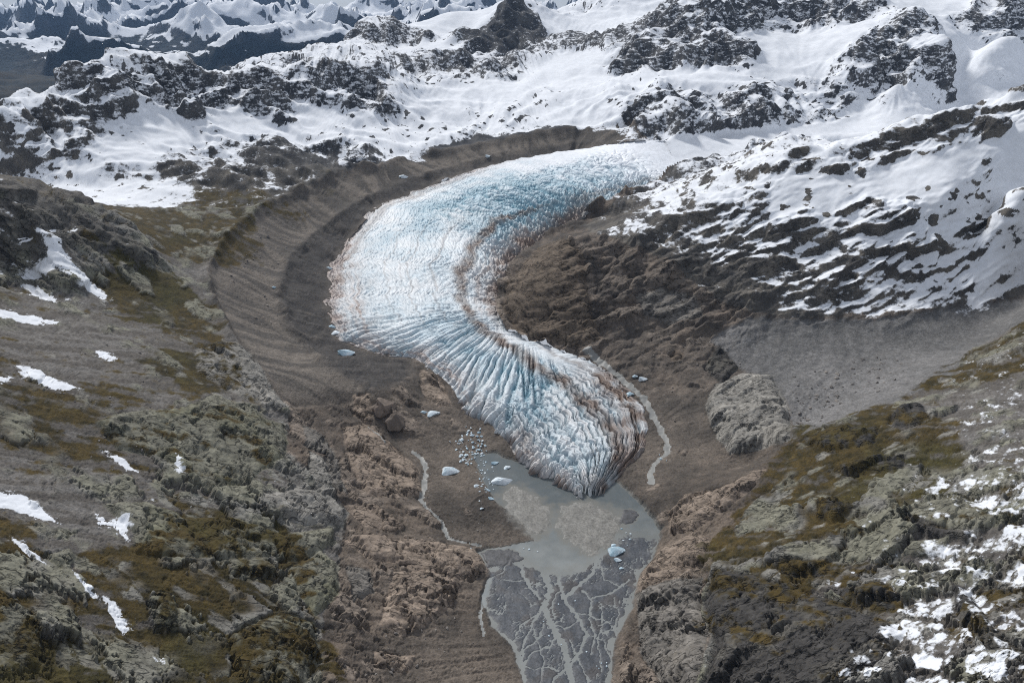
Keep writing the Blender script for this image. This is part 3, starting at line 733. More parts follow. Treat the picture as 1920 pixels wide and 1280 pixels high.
for k, lam in enumerate((170, 80, 38, 18, 9, 4.5, 2.3)):
    lod = smooth(1.0, 2.4, lam / PIX) if lam < 60 else 1.0
    e_ = bd * (st - 1)
    n = noise3((pxw + bx_ * e_) / (lam * st), (pyw + by_ * e_) / (lam * st), (pzw + bz_ * e_) / (lam * st), 50 + k)
    if lam > 100: f = n
    elif lam > 50: f = .8 - 2.4 * np.abs(n)
    elif lam > 12: f = lerp(.8 - 2.4 * np.abs(n), n * 1.2, far * .5)
    elif lam > 6: f = .5 - 1.5 * np.abs(n)
    else: f = n
    amp = {170: 46, 80: 28, 38: 12, 18: 4.0, 9: 2.0, 4.5: 1.1, 2.3: .6}[lam]
    if lam > 100: amp = amp * far
    elif lam > 50: amp = amp * (.22 + .78 * far)
    elif lam > 25: amp = amp * (.50 + .50 * far)
    elif lam > 12: amp = amp * (.8 + .2 * far)
    if lam < 50: amp = amp * (1 - .6 * np.maximum(Z_LEFT > 0, Z_RIGHT > 0)) * (1 - .5 * outmask)
    D += (amp * lod * f).astype(F32)
D += (far * 6.0 * ST2 + far * .9 * ST1).astype(F32)          # couloirs and ribs on the high faces
# bedding steps
q = bd / 11.0 + 1.6 * fbm3(pxw / 80, pyw / 80, pzw / 80, 3, seed=70)
fq = q - np.floor(q)
D += ((smooth(.0, .2, fq) - fq) * 4.5 * smooth(-.25, .35, noise3(pxw / 70, pyw / 70, pzw / 70, 73)) * (1 - .5 * far) * np.where(left_scour, .15, 1)).astype(F32)
q = bd / 38.0 + 1.1 * fbm3(pxw / 130, pyw / 130, pzw / 130, 3, seed=76)
fq = q - np.floor(q)
D += ((smooth(.0, .16, fq) - fq) * 13 * smooth(.45, .8, ROCK) * smooth(620, 760, YG) * (.4 + .6 * smooth(-.2, .3, noise3(pxw / 110, pyw / 110, pzw / 110, 79)))).astype(F32)
D *= R
# jointed slabs on the outcrops
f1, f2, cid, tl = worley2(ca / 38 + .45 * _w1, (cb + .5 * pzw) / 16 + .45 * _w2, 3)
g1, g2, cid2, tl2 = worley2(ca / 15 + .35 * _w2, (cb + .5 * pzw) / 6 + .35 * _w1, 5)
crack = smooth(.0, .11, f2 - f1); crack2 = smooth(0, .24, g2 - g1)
crackC = np.minimum(smooth(0, .10, f2 - f1), .35 + .65 * smooth(0, .15, g2 - g1))  # crack shade and dark soil, both put into the rock colour
D += (outmask * (dome * .65 + 3.6 * (cid - .5) + 10 * tl + 1.8 * (crack - 1) + .5 * (crack2 - 1) * smooth(.9, 1.8, 3.4 / PIX) + .6 * (cid2 - .5) + 1.8 * tl2)).astype(F32)
# broken blocks on the other bare rock near by
blk = smooth(.32, .75, ROCK) * (1 - left_scour) * (1 - outmask) * (1 - wet) * (1 - far)
D += (blk * (3.4 * (cid - .5) + 8 * tl + 2.0 * (crack - 1) + 1.0 * (cid2 - .5) + 2.4 * tl2)).astype(F32)
mor_ = inside(Z_MOR, 6)
# bedrock showing between the moss and scree of the flanks, piece by piece
vegz = np.maximum(inside(Z_LEFT, 2), inside(Z_RIGHT, 2))
_nb = fbm3(pxw / 30, pyw / 30, pzw / 30, 2, seed=130)
vegz = np.maximum(vegz, scour_near * inside(Z_SCOUR, 3) * (1 - mor_) * (1 - wet))
thr = lerp(.80, .36, np.clip(ROCK, 0, 1)) + .10 * scour_near
rm1 = smooth(-.06, .08, .62 * cid + .38 * (.5 + .8 * _nb) - thr) * crack
rm2 = smooth(-.06, .08, .62 * cid2 + .38 * (.5 + .8 * _nb) - thr - .05) * crack2
RM = np.maximum(rm1, .9 * rm2) * (1 - outmask) * (1 - wet)
D += (vegz * (1 - outmask) * (rm1 * (2.4 + 11 * tl) + rm2 * (.35 + 1.6 * tl2) - .9 * (1 - crack))).astype(F32)
# moraine gullies and hummocks, plus a little relief everywhere
mor = inside(Z_MOR, 4); dmor = inside(Z_DARKMOR, 5)
D += (mor * (1.1 * ST1 + 1.2 * ST2) * (1 + 1.1 * dmor) * lerp(.22, .85, smooth(800, 1200, YG)) * (.3 + 1.1 * _sp)).astype(F32)
rest = inside(Z_SCOUR, 8) * (1 - mor) * (1 - wet)
D += (rest * (1 - far) * (.25 * ST1 + .3 * ST2 + 1.2 * (crack - 1) * smooth(.2, .5, ROCK))).astype(F32)
crd, cra = path([(1160, 238), (1050, 244), (975, 258), (900, 275), (830, 285), (720, 303), (610, 345), (500, 388), (425, 445), (386, 510), (395, 560), (418, 605), (470, 690), (530, 770)], warp=.003)
crs = np.maximum(0, 1 - crd / (17 * PX1)) * (.75 + .5 * noise2(cra * 40, cra * 0, 57))
D += (12 * crs ** 1.3 * smooth(550, 700, YG)).astype(F32)
ird, ira = path([(1100, 266), (960, 286), (845, 314), (745, 346), (665, 385), (600, 430), (545, 480), (522, 545), (545, 612), (610, 685)], warp=.006)
D += (6.5 * np.maximum(0, 1 - ird / (15 * PX1)) ** 1.4 * (.7 + .8 * noise2(ira * 30, ira * 0, 58))).astype(F32)
hum = fbm3(pxw / 34, pyw / 34, pzw / 34, 4, seed=80)
D += ((1 - wet) * (1 - R) * (1.9 * hum) * (1 + 1.5 * dmor + .8 * smooth(900, 1600, YG))).astype(F32)
D += ((1 - wet) * .32 * fbm3(pxw / 4, pyw / 4, pzw / 4, 3, seed=85) * smooth(1.0, 2.2, 3 / PIX)).astype(F32)
D += ((1 - wet) * (1 - mor) * (Z_LEFT > 0) * .25 * ST1).astype(F32)
D += (smooth(1500, 2000, YG) * (XN < -.1) * smooth(120, 20, H0) * 70 * fbm2(XG / 420, YG / 420, 4, seed=140)).astype(F32)
D *= smooth(0, 9, np.maximum(-Z_WET, 0) * YG) * .97 + .03
D = np.where(H > 3, D, np.maximum(D, -H * .5 + .1))
D = lerp(lerp(D, blur(D, 1), .5), blur(D, 2), smooth(450, 900, YG)).astype(F32)
PXg = XG + nx * D; PYg = YG + ny * D; PZg = H + nz * D
del n, f, q, fq
# streams cut their beds
STREAMS = [('milky grey side stream along the right edge of the ice', [(1100, 660), (1130, 685), (1165, 710), (1205, 745), (1225, 780), (1235, 800), (1250, 830), (1250, 850), (1226, 870), (1218, 890), (1222, 908)], 6.6),
           ('thin meltwater stream running down left of the lake', [(772, 845), (790, 858), (797, 880), (795, 910), (788, 935), (800, 955), (818, 968), (830, 985), (838, 1005)], 5.2),
           ('narrow trickle below the round boulders', [(688, 806), (705, 822), (722, 838)], 2.0),
           ('shallow pale pool at the left edge of the outwash plain', [(916, 1085), (906, 1120), (900, 1150), (906, 1190)], 4.5),
           ('short side channel entering the outwash plain from the left', [(838, 1008), (870, 1016), (900, 1022)], 3.0)]
STR_MASK = []
for lab, p, w in STREAMS:
    d, a = path(p, warp=.004)
    ww = w * PX1 * (1 + .45 * noise2(a * 90, d * 0 + w * 3, 7))
    s = d / np.maximum(ww, 1e-5)
    PZg -= 1.1 * smooth(2.4, .9, s)
    STR_MASK.append(s < 1.0)
NX, NY, NZ = normals(PXg, PYg, PZg)

# ------------------------------------------------------------------ colour of the bare ground
def col(*c):
    return np.array(c, F32)
nA = fbm2(XG / 120, YG / 120, 3, seed=90); nB = fbm3(pxw / 26, pyw / 26, pzw / 26, 4, seed=95); nC = fbm3(pxw / 7, pyw / 7, pzw / 7, 3, seed=99)
C = np.empty(XN.shape + (3,), F32)
rock_up = lerp(col(.085, .080, .075), col(.175, .158, .135), smooth(-.3, .5, nB)[..., None])
rock_far = lerp(col(.045, .047, .053), col(.105, .104, .104), smooth(-.35, .5, nB)[..., None])
C[:] = lerp(rock_up, rock_far, smooth(1050, 1500, YG)[..., None])
till = lerp(col(.068, .062, .056), col(.160, .140, .121), smooth(-.5, .5, nA + .5 * nB)[..., None])
sc = inside(Z_SCOUR, 2)
scourC = lerp(till, lerp(col(.080, .069, .060), col(.205, .162, .128), smooth(-.35, .45, nB + .3 * nC)[..., None]), (R * .9)[..., None])
warm = smooth(900, 450, YG)[..., None] * .6
scourC = scourC * lerp(col(1, 1, 1), col(1.06, .99, .91), warm)
C[:] = lerp(C, scourC, sc[..., None])
morC = lerp(col(.100, .090, .080), col(.190, .165, .140), smooth(-.8, 1.0, ST2 + .6 * ST1)[..., None]) * lerp(1.0, .86, smooth(900, 1300, YG))[..., None]
C[:] = lerp(C, morC, smooth(-6 * PX1, 34 * PX1, Z_MOR + .012 * nB)[..., None])
C[:] = lerp(C, lerp(col(.040, .038, .038), col(.084, .077, .071), smooth(-.9, 1.0, ST1 + 2 * nB)[..., None]), (smooth(-10 * PX1, 22 * PX1, Z_DARKMOR + .02 * nB) * smooth(-.45, .25, nB + .3 * nC + .30) * .92)[..., None])
scree = inside(Z_SCREE, 6)
C[:] = lerp(C, lerp(col(.150, .148, .145), col(.215, .212, .210), smooth(-.6, .7, nC + nA)[..., None]), (scree * .85)[..., None])
# vegetated flanks
veg = np.maximum(inside(Z_LEFT, 2), inside(Z_RIGHT, 2))
slopeC = lerp(col(.120, .108, .095), col(.190, .178, .165), smooth(-.8, .9, ST2 + .8 * nC)[..., None])
C[:] = lerp(C, slopeC, (veg * (1 - .2 * R))[..., None])
mossf = MOSS * 1.6 - .80 + .16 * ST2 + .7 * nB + .45 * nA + .35 * nC + .35 * (NZ - .85)
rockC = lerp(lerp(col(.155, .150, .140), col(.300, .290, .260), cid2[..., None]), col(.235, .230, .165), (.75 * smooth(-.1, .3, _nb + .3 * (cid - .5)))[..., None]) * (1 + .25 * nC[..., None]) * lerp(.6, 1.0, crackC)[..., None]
C[:] = lerp(C, rockC, (veg * RM * .9)[..., None])
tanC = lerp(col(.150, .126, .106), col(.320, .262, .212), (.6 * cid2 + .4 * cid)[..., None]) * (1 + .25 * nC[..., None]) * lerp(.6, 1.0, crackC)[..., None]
tanC = tanC * lerp(col(1, 1, 1), col(.72, .74, .76), smooth(40, 160, XG)[..., None] * smooth(520, 640, YG)[..., None])
C[:] = lerp(C, tanC, (scour_near * (1 - veg) * (1 - mor) * RM * .85)[..., None])
mossf = smooth(-.12, .22, mossf) * np.maximum(veg, smooth(.25, .5, MOSS))
mossC = lerp(col(.034, .028, .010), col(.082, .058, .019), smooth(-.45, .5, nC + .6 * nB)[..., None])
mossC = lerp(mossC, col(.054, .052, .018), (.6 * smooth(.05, .5, nA + .4 * nC))[..., None])
C[:] = lerp(C, col(.095, .088, .080) * (1 + .3 * nC[..., None]), inside(DARKROCK, 8)[..., None] * .8)
# outcrops
for k, (o, sd) in enumerate(zip(OUTCROPS, OUT_SD)):
    t = col(*TONES[o[2]])
    s = sd > -.004
    m = inside(sd[s], 2) * (.92 if o[2] != 'lichen' else .85)
    v = (1 + .30 * nC[s] + .25 * nB[s] + .28 * (cid2[s] - .5))[:, None] * t
    if o[2] == 'lichen':
        v = lerp(v, col(.190, .188, .118) * (1 + .3 * nC[s][:, None]), (.7 * smooth(-.1, .4, nB[s] + .5 * cid[s] - .25))[:, None])
    if o[2] == 'dark':
        v = lerp(v, col(.150, .140, .118) * (1 + .3 * nC[s][:, None]), (.6 * smooth(.0, .35, nB[s] + .6 * (cid2[s] - .5)))[:, None])
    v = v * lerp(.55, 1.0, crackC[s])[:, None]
    C[s] = lerp(C[s], v, m[:, None])
mossf *= 1 - .92 * RM
mossf *= 1 - outmask * smooth(.15, -.35, nB + .8 * nC + .25 * (1 - crack))
C[:] = lerp(C, mossC, mossf[..., None])
# lake bed, bars and wet silt
silt = lerp(col(.056, .063, .074), col(.098, .103, .112), smooth(-.5, .6, n_plain + .6 * noise2(XG / 7, YG / 22, 33))[..., None])
silt = lerp(silt, col(.085, .074, .066), (.5 * smooth(.1, .5, noise2(XG / 15, YG / 15, 37)))[..., None])
_wc = smooth(-9 * PX1, 13 * PX1, Z_WET + .010 * fbm2(XG / 10, YG / 10, 3, seed=8))
C[:] = lerp(C, silt, (_wc * plain)[..., None])
C[:] = lerp(C, col(.20, .21, .20), (wet * (1 - plain))[..., None])
for b in BARS[:2]:
    C[:] = lerp(C, (col(.205, .198, .180) * (1 + .25 * nC[..., None])), smooth(-20 * PX1, 16 * PX1, b + .012 * n_plain)[..., None])
for b in BARS[2:]:
    C[:] = lerp(C, col(.085, .085, .088) * (1 + .25 * nC[..., None]), inside(b, 3)[..., None])
C *= (1 + .10 * nC + .10 * nB)[..., None]
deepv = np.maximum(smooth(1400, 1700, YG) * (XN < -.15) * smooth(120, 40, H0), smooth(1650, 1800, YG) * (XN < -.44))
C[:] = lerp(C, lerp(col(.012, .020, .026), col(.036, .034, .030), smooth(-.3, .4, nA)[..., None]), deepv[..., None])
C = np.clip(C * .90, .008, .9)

# ------------------------------------------------------------------ snow lies where it is flat and cold
nz3 = boxblur1(boxblur1(NZ, 2, 0), 2, 1); nz6 = boxblur1(boxblur1(NZ, 5, 0), 5, 1); nzb = boxblur1(boxblur1(NZ, 22, 0), 22, 1)
fine = fbm3(pxw / 12, pyw / 12, pzw / 12, 3, seed=110)
big = fbm2(XN * 34, YN * 34, 3, seed=112)
SF = (SNOW - .5) * 1.6 + (.9 * (NZ - nzb) + .9 * (nz3 - nzb) + .7 * (nz6 - nzb)) * (.25 + R) + .45 * (nz6 - .78) * smooth(.3, .6, SNOW) * (.4 + .6 * R) + .22 * fine + .20 * nB + .15 * big * (.3 + .7 * R) - .40 * far * R - .05 * ST1 * smooth(.3, .6, SNOW) - .05 * far * ST2
near = smooth(900, 500, YG)
SF = SF + near * (.25 * fbm3(pxw / 3.2, pyw / 3.2, pzw / 3.2, 2, seed=120) + .10 * ST2)
SF = SF - .16 * inside(Z_RIGHT, 3)
_k = lerp(.9, .26, np.maximum(smooth(.35, .75, R), .9 * inside(Z_RIGHT, 3)) * smooth(.10, .25, SNOW) * smooth(.96, .88, SNOW))
SF = _k * np.tanh(SF / _k)
spk = fbm3(pxw / 21, pyw / 21, pzw / 13, 4, seed=150)
SF = SF - 1.5 * smooth(.16, .42, spk) * smooth(.975, .90, SNOW) * smooth(.55, .7, SNOW) * (YG > 700) * smooth(.22, .45, ROCK)
SF = SF + .55 * smooth(.93, 1.0, SNOW)
SF = np.where(sc > .5, np.where(SNOW > .1, SF - .15, -1), SF)
SF = SF - .8 * np.maximum(mor * (YG < 1400), wet)
PATCHES = [
 ('large forked snow patch under the dark spur at the far left', [(84, 452), (105, 446), (122, 478), (160, 520), (206, 560), (190, 566), (150, 542), (120, 512), (60, 532), (28, 526), (60, 500), (92, 480)]),
 ('long thin snow streak at the left edge below the forked patch', [(-10, 574), (40, 588), (90, 600), (132, 606), (60, 610), (-10, 597)]),
 ('wedge of snow in a hollow of the middle left slope', [(28, 684), (60, 690), (110, 714), (156, 728), (130, 738), (90, 726), (50, 708)]),
 ('small snow tongue cut by the left edge beside the wedge', [(-10, 706), (46, 712), (-10, 722)]),
 ('broad snow tongue entering from the left edge', [(-10, 916), (60, 930), (82, 955), (122, 986), (60, 970), (-10, 950)]),
 ('narrow snow strip below the broad snow tongue', [(14, 1004), (50, 1018), (84, 1058), (44, 1036)]),
 ('ragged snow patch on the mossy lichen ledge', [(178, 960), (200, 975), (242, 968), (238, 1018), (214, 990), (180, 986)]),
 ('snow streak lying in the lower left gully', [(194, 1120), (216, 1130), (244, 1182), (232, 1194), (210, 1160)]),
 ('thin slanting snow line above the lichen slab', [(188, 838), (230, 858), (268, 888), (230, 877)]),
 ('tiny snow fleck near the bottom left edge', [(284, 1237), (303, 1240), (299, 1253)]),
 ('short snow streak between strip and gully on the left', [(138, 1074), (166, 1100), (184, 1122), (160, 1116)]),
 ('small snow spot in a crack of the lichen slab', [(324, 856), (334, 866), (341, 895), (328, 892)]),
 ('thin snow strip below the forked patch', [(30, 535), (80, 545), (115, 575), (70, 562)]),
 ('snow sliver on the brown terrace left of the moraine', [(175, 655), (215, 668), (205, 676), (180, 668)]),
]
PATCH_MASK = []
for lab, p in PATCHES:
    sd = zone(p, warp=.007, step=8)
    m = (sd + PX1 * (9 * fine + 5 * ST1 + 7 * nC - 1.5)) > 0
    PATCH_MASK.append(m)
    near = smooth(-26 * PX1, 0, sd)
    SF = np.maximum(SF, -1.2 + near * (1.12 + .35 * fine + .2 * ST1))
    SF = np.where(m, -.22 + 1.0 * smooth(-3 * PX1, 13 * PX1, sd + PX1 * 8 * fine), SF)
SF = SF + far * .16 * smooth(.35, .6, SNOW) * (SF < .1)
SF = np.clip(SF, -1, 1).astype(F32)
WET = np.clip(wet * .8, 0, 1).astype(F32)
RK = np.clip(np.maximum(outmask, RM * vegz) + .8 * smooth(.5, .85, ROCK) * (1 - far) * (1 - mor), 0, 1).astype(F32)
# ------------------------------------------------------------------ materials
def node_mat(name):
    m = bpy.data.materials.new(name)
    m.use_nodes = True
    nt = m.node_tree
    for n in list(nt.nodes):
        if n.type not in ('BSDF_PRINCIPLED', 'OUTPUT_MATERIAL'):
            nt.nodes.remove(n)
    return m, nt, nt.nodes['Principled BSDF']

def add(nt, kind, **kw):
    n = nt.nodes.new(kind)
    for k, v in kw.items():
        if k.startswith('i_'):
            key = k[2:]
            n.inputs[int(key) if key.isdigit() else key].default_value = v
        else:
            setattr(n, k, v)
    return n

def mathn(nt, op, a, b=None, c=None, clamp=False):
    n = nt.nodes.new('ShaderNodeMath'); n.operation = op; n.use_clamp = clamp
    for k, v in enumerate((a, b, c)):
        if v is None: continue
        if isinstance(v, (int, float)): n.inputs[k].default_value = v
        else: nt.links.new(v, n.inputs[k])
    return n.outputs[0]

def mixc(nt, fac, a, b, blend='MIX'):
    n = nt.nodes.new('ShaderNodeMix'); n.data_type = 'RGBA'; n.blend_type = blend
    for sock, v in ((n.inputs[0], fac), (n.inputs[6], a), (n.inputs[7], b)):
        if isinstance(v, (int, float)): sock.default_value = v
        elif isinstance(v, tuple): sock.default_value = v
        else: nt.links.new(v, sock)
    return n.outputs[2]

def maprange(nt, v, a, b, c, d, smoothed=False):
    n = nt.nodes.new('ShaderNodeMapRange'); n.interpolation_type = 'SMOOTHSTEP' if smoothed else 'LINEAR'
    nt.links.new(v, n.inputs[0])
    for k, w in zip((1, 2, 3, 4), (a, b, c, d)): n.inputs[k].default_value = w
    return n.outputs[0]

def noise_node(nt, vec, scale, detail=6, rough=.6, kind='FBM'):
    n = nt.nodes.new('ShaderNodeTexNoise')
    n.inputs['Scale'].default_value = scale; n.inputs['Detail'].default_value = detail; n.inputs['Roughness'].default_value = rough
    nt.links.new(vec, n.inputs['Vector'])
    return n.outputs['Fac']

SNOWC = (.80, .825, .865, 1)
def land_material(name, s1=.55, s2=.09, bump=.55, snow_lo=-.13, snow_hi=.13, snow_noise=1.1, s3=.22, bdist=1.6):
    m, nt, b = node_mat(name)
    L = nt.links
    geo = nt.nodes.new('ShaderNodeNewGeometry'); pos = geo.outputs['Position']
    c = add(nt, 'ShaderNodeAttribute', attribute_name='Col'); s = add(nt, 'ShaderNodeAttribute', attribute_name='snow'); w = add(nt, 'ShaderNodeAttribute', attribute_name='wet')
    n1 = noise_node(nt, pos, s1, 9, .70); n2 = noise_node(nt, pos, s2, 6, .6); n3 = noise_node(nt, pos, s3, 8, .66)
    mp = nt.nodes.new('ShaderNodeMapping'); mp.inputs['Rotation'].default_value = (.35, .5, .45); mp.inputs['Scale'].default_value = (1, 1, 2.2)
    L.new(pos, mp.inputs['Vector'])
    n4 = noise_node(nt, mp.outputs[0], s3 * .25, 7, .68)
    rk = add(nt, 'ShaderNodeAttribute', attribute_name='rock').outputs['Fac']
    soft = mathn(nt, 'SUBTRACT', 1.0, mathn(nt, 'MULTIPLY', rk, .62))
    v1 = mathn(nt, 'ADD', 1.0, mathn(nt, 'MULTIPLY', mathn(nt, 'MULTIPLY', mathn(nt, 'SUBTRACT', n1, .5), 2.2), soft))
    v = mathn(nt, 'MULTIPLY', mathn(nt, 'MULTIPLY', v1, maprange(nt, n2, .3, .7, .85, 1.15)), maprange(nt, n3, .3, .7, .80, 1.22))
    # joints: two sets of thin cracks through the bare rock
    lines = None
    for sc_, rot, stx, wd in ((.030, .45, 2.4, .022), (.075, .7, 2.0, .026)):
        mp2 = nt.nodes.new('ShaderNodeMapping'); mp2.inputs['Rotation'].default_value = (.2, .25, rot); mp2.inputs['Scale'].default_value = (1, stx, stx * .8)
        L.new(pos, mp2.inputs['Vector'])
        nn = noise_node(nt, mp2.outputs[0], sc_, 3.5, .55)
        ln = maprange(nt, mathn(nt, 'ABSOLUTE', mathn(nt, 'SUBTRACT', nn, .5)), 0.0, wd, 0, 1, True)
        lines = ln if lines is None else mathn(nt, 'MULTIPLY', lines, mathn(nt, 'ADD', .35, mathn(nt, 'MULTIPLY', ln, .65)))
    jf = mathn(nt, 'ADD', .30, mathn(nt, 'MULTIPLY', lines, .70))  # cracks darken the base colour, for their shade as well as soil
    jf = mathn(nt, 'ADD', 1.0, mathn(nt, 'MULTIPLY', mathn(nt, 'SUBTRACT', jf, 1.0), rk))
    v = mathn(nt, 'MULTIPLY', v, jf)
    comb = nt.nodes.new('ShaderNodeCombineColor')
    for k in range(3): L.new(v, comb.inputs[k])
    base = mixc(nt, 1.0, c.outputs['Color'], comb.outputs[0], 'MULTIPLY')
    sn = mathn(nt, 'ADD', s.outputs['Fac'], mathn(nt, 'MULTIPLY', mathn(nt, 'SUBTRACT', mathn(nt, 'ADD', mathn(nt, 'MULTIPLY', n3, .65), mathn(nt, 'MULTIPLY', n4, 1.35)), 1.0), snow_noise))
    sm = maprange(nt, sn, snow_lo, snow_hi, 0, 1, True)
    base = mixc(nt, mathn(nt, 'MULTIPLY', sm, maprange(nt, mathn(nt, 'ADD', mathn(nt, 'MULTIPLY', n2, .5), mathn(nt, 'MULTIPLY', n4, .5)), .36, .62, .84, 1.0)), base, SNOWC)
    L.new(base, b.inputs['Base Color'])
    L.new(mathn(nt, 'SUBTRACT', .95, mathn(nt, 'MULTIPLY', w.outputs['Fac'], .55)), b.inputs['Roughness'])
    b.inputs['Specular IOR Level'].default_value = .25
    bp = nt.nodes.new('ShaderNodeBump')
    bp.inputs['Distance'].default_value = bdist
    hgt = mathn(nt, 'MULTIPLY', soft, mathn(nt, 'ADD', n1, mathn(nt, 'ADD', mathn(nt, 'MULTIPLY', n3, 1.5), mathn(nt, 'MULTIPLY', n4, 2.4))))
    hgt = mathn(nt, 'ADD', hgt, mathn(nt, 'MULTIPLY', mathn(nt, 'MULTIPLY', rk, 1.1), lines))
    L.new(hgt, bp.inputs['Height'])
    L.new(mathn(nt, 'MULTIPLY', mathn(nt, 'SUBTRACT', 1.0, mathn(nt, 'MULTIPLY', sm, .82)), mathn(nt, 'MULTIPLY', mathn(nt, 'SUBTRACT', 1.0, mathn(nt, 'MULTIPLY', w.outputs['Fac'], .9)), bump)), bp.inputs['Strength'])
    L.new(bp.outputs[0], b.inputs['Normal'])
    return m
M_LAND = land_material('rock_scree_moss_and_snow')
M_FAR = land_material('far_rock_and_snow', s1=.02, s2=.004, bump=.7, s3=.011, snow_noise=1.5, snow_lo=-.12, snow_hi=.12, bdist=28.0)

def water_material(name, c_up, c_down, rough=.3):
    """silty water; the silt load grows downstream"""
    m, nt, b = node_mat(name)
    geo = nt.nodes.new('ShaderNodeNewGeometry'); pos = geo.outputs['Position']
    sep = nt.nodes.new('ShaderNodeSeparateXYZ'); nt.links.new(pos, sep.inputs[0])
    n = noise_node(nt, pos, .05, 6, .6); n2 = noise_node(nt, pos, .5, 5, .6)
    f = mathn(nt, 'ADD', maprange(nt, sep.outputs['Y'], 500, 400, 0, 1), mathn(nt, 'MULTIPLY', mathn(nt, 'SUBTRACT', n, .5), 1.4), clamp=True)
    sh = add(nt, 'ShaderNodeAttribute', attribute_name='shallow')
    nt.links.new(mixc(nt, mathn(nt, 'MULTIPLY', sh.outputs['Fac'], .8), mixc(nt, f, c_up + (1,), c_down + (1,)), (.185, .176, .152, 1)), b.inputs['Base Color'])
    b.inputs['Roughness'].default_value = rough
    b.inputs['IOR'].default_value = 1.33
    bp = nt.nodes.new('ShaderNodeBump'); bp.inputs['Distance'].default_value = .25; bp.inputs['Strength'].default_value = .25
    nt.links.new(n2, bp.inputs['Height']); nt.links.new(bp.outputs[0], b.inputs['Normal'])
    return m
M_WATER = water_material('milky_glacier_water', (.072, .094, .106), (.250, .270, .270))
M_STREAM = water_material('grey_stream_water', (.235, .235, .222), (.225, .23, .222), .5)

# ------------------------------------------------------------------ meshes
def obj(name, me, parent=None, kind=None, label=None, cat=None, group=None):
    o = bpy.data.objects.new(name, me)
    scene.collection.objects.link(o)
    if parent: o.parent = parent
    if kind: o['kind'] = kind
    if label: o['label'] = label
    if cat: o['category'] = cat
    if group: o['group'] = group
    return o

def grid_mesh(name, P, N, face, attrs, mat, lift=None):
    """mesh of the grid cells where face is set; P, N are (n, m, 3) arrays"""
    n, m = P.shape[:2]
    fi, fj = np.nonzero(face)
    if len(fi) == 0: return None
    idx = np.arange(n * m, dtype=np.int32).reshape(n, m)
    q = np.stack([idx[fi, fj], idx[fi + 1, fj], idx[fi + 1, fj + 1], idx[fi, fj + 1]], 1)
    used = np.zeros(n * m, bool); used[q.ravel()] = True
    remap = np.cumsum(used, dtype=np.int32) - 1
    q = remap[q].astype(np.int32)
    vid = np.nonzero(used)[0]
    co = P.reshape(-1, 3)[vid].astype(F32)
    if lift is not None:
        co = co + np.array([0, 0, lift], F32)
    me = bpy.data.meshes.new(name)
    me.vertices.add(len(vid)); me.vertices.foreach_set('co', co.ravel())
    me.loops.add(q.size); me.loops.foreach_set('vertex_index', q.ravel())
    me.polygons.add(len(q)); me.polygons.foreach_set('loop_start', np.arange(0, q.size, 4, dtype=np.int32))
    me.polygons.foreach_set('use_smooth', np.ones(len(q), bool))
    me.update(calc_edges=True)
    for k, a in attrs.items():
        if a.ndim == 3:
            at = me.attributes.new(k, 'FLOAT_COLOR', 'POINT')
            c = np.ones((len(vid), 4), F32); c[:, :3] = a.reshape(-1, 3)[vid]
            at.data.foreach_set('color', c.ravel())
        else:
            at = me.attributes.new(k, 'FLOAT', 'POINT')
            at.data.foreach_set('value', a.reshape(-1)[vid].astype(F32))
    me.materials.append(mat)
    if N is not None:
        me.normals_split_custom_set_from_vertices(N.reshape(-1, 3)[vid])
    return me

P_ALL = np.stack([PXg, PYg, PZg], -1)
N_ALL = -np.stack([NX, NY, NZ], -1) if NZ.mean() < 0 else np.stack([NX, NY, NZ], -1)
ATTR = {'Col': C, 'snow': SF, 'wet': WET, 'rock': RK}
GLAC_L = [(1330, 250), (1200, 262), (1080, 280), (960, 300), (860, 325), (770, 360), (700, 390), (650, 445), (618, 505), (608, 570), (625, 630), (690, 664), (770, 675), (835, 728), (870, 785), (915, 802), (945, 835), (965, 868), (990, 890), (1036, 910), (1084, 936)]
GLAC_R = [(1400, 300), (1290, 325), (1225, 345), (1165, 368), (1110, 395), (1055, 430), (1010, 460), (970, 495), (947, 535), (940, 565), (943, 590), (955, 617), (985, 632), (1030, 648), (1080, 664), (1125, 682), (1165, 715), (1195, 750), (1218, 790), (1212, 845), (1128, 928)]
Z_GLAC = zone(GLAC_L + GLAC_R[::-1], step=12)

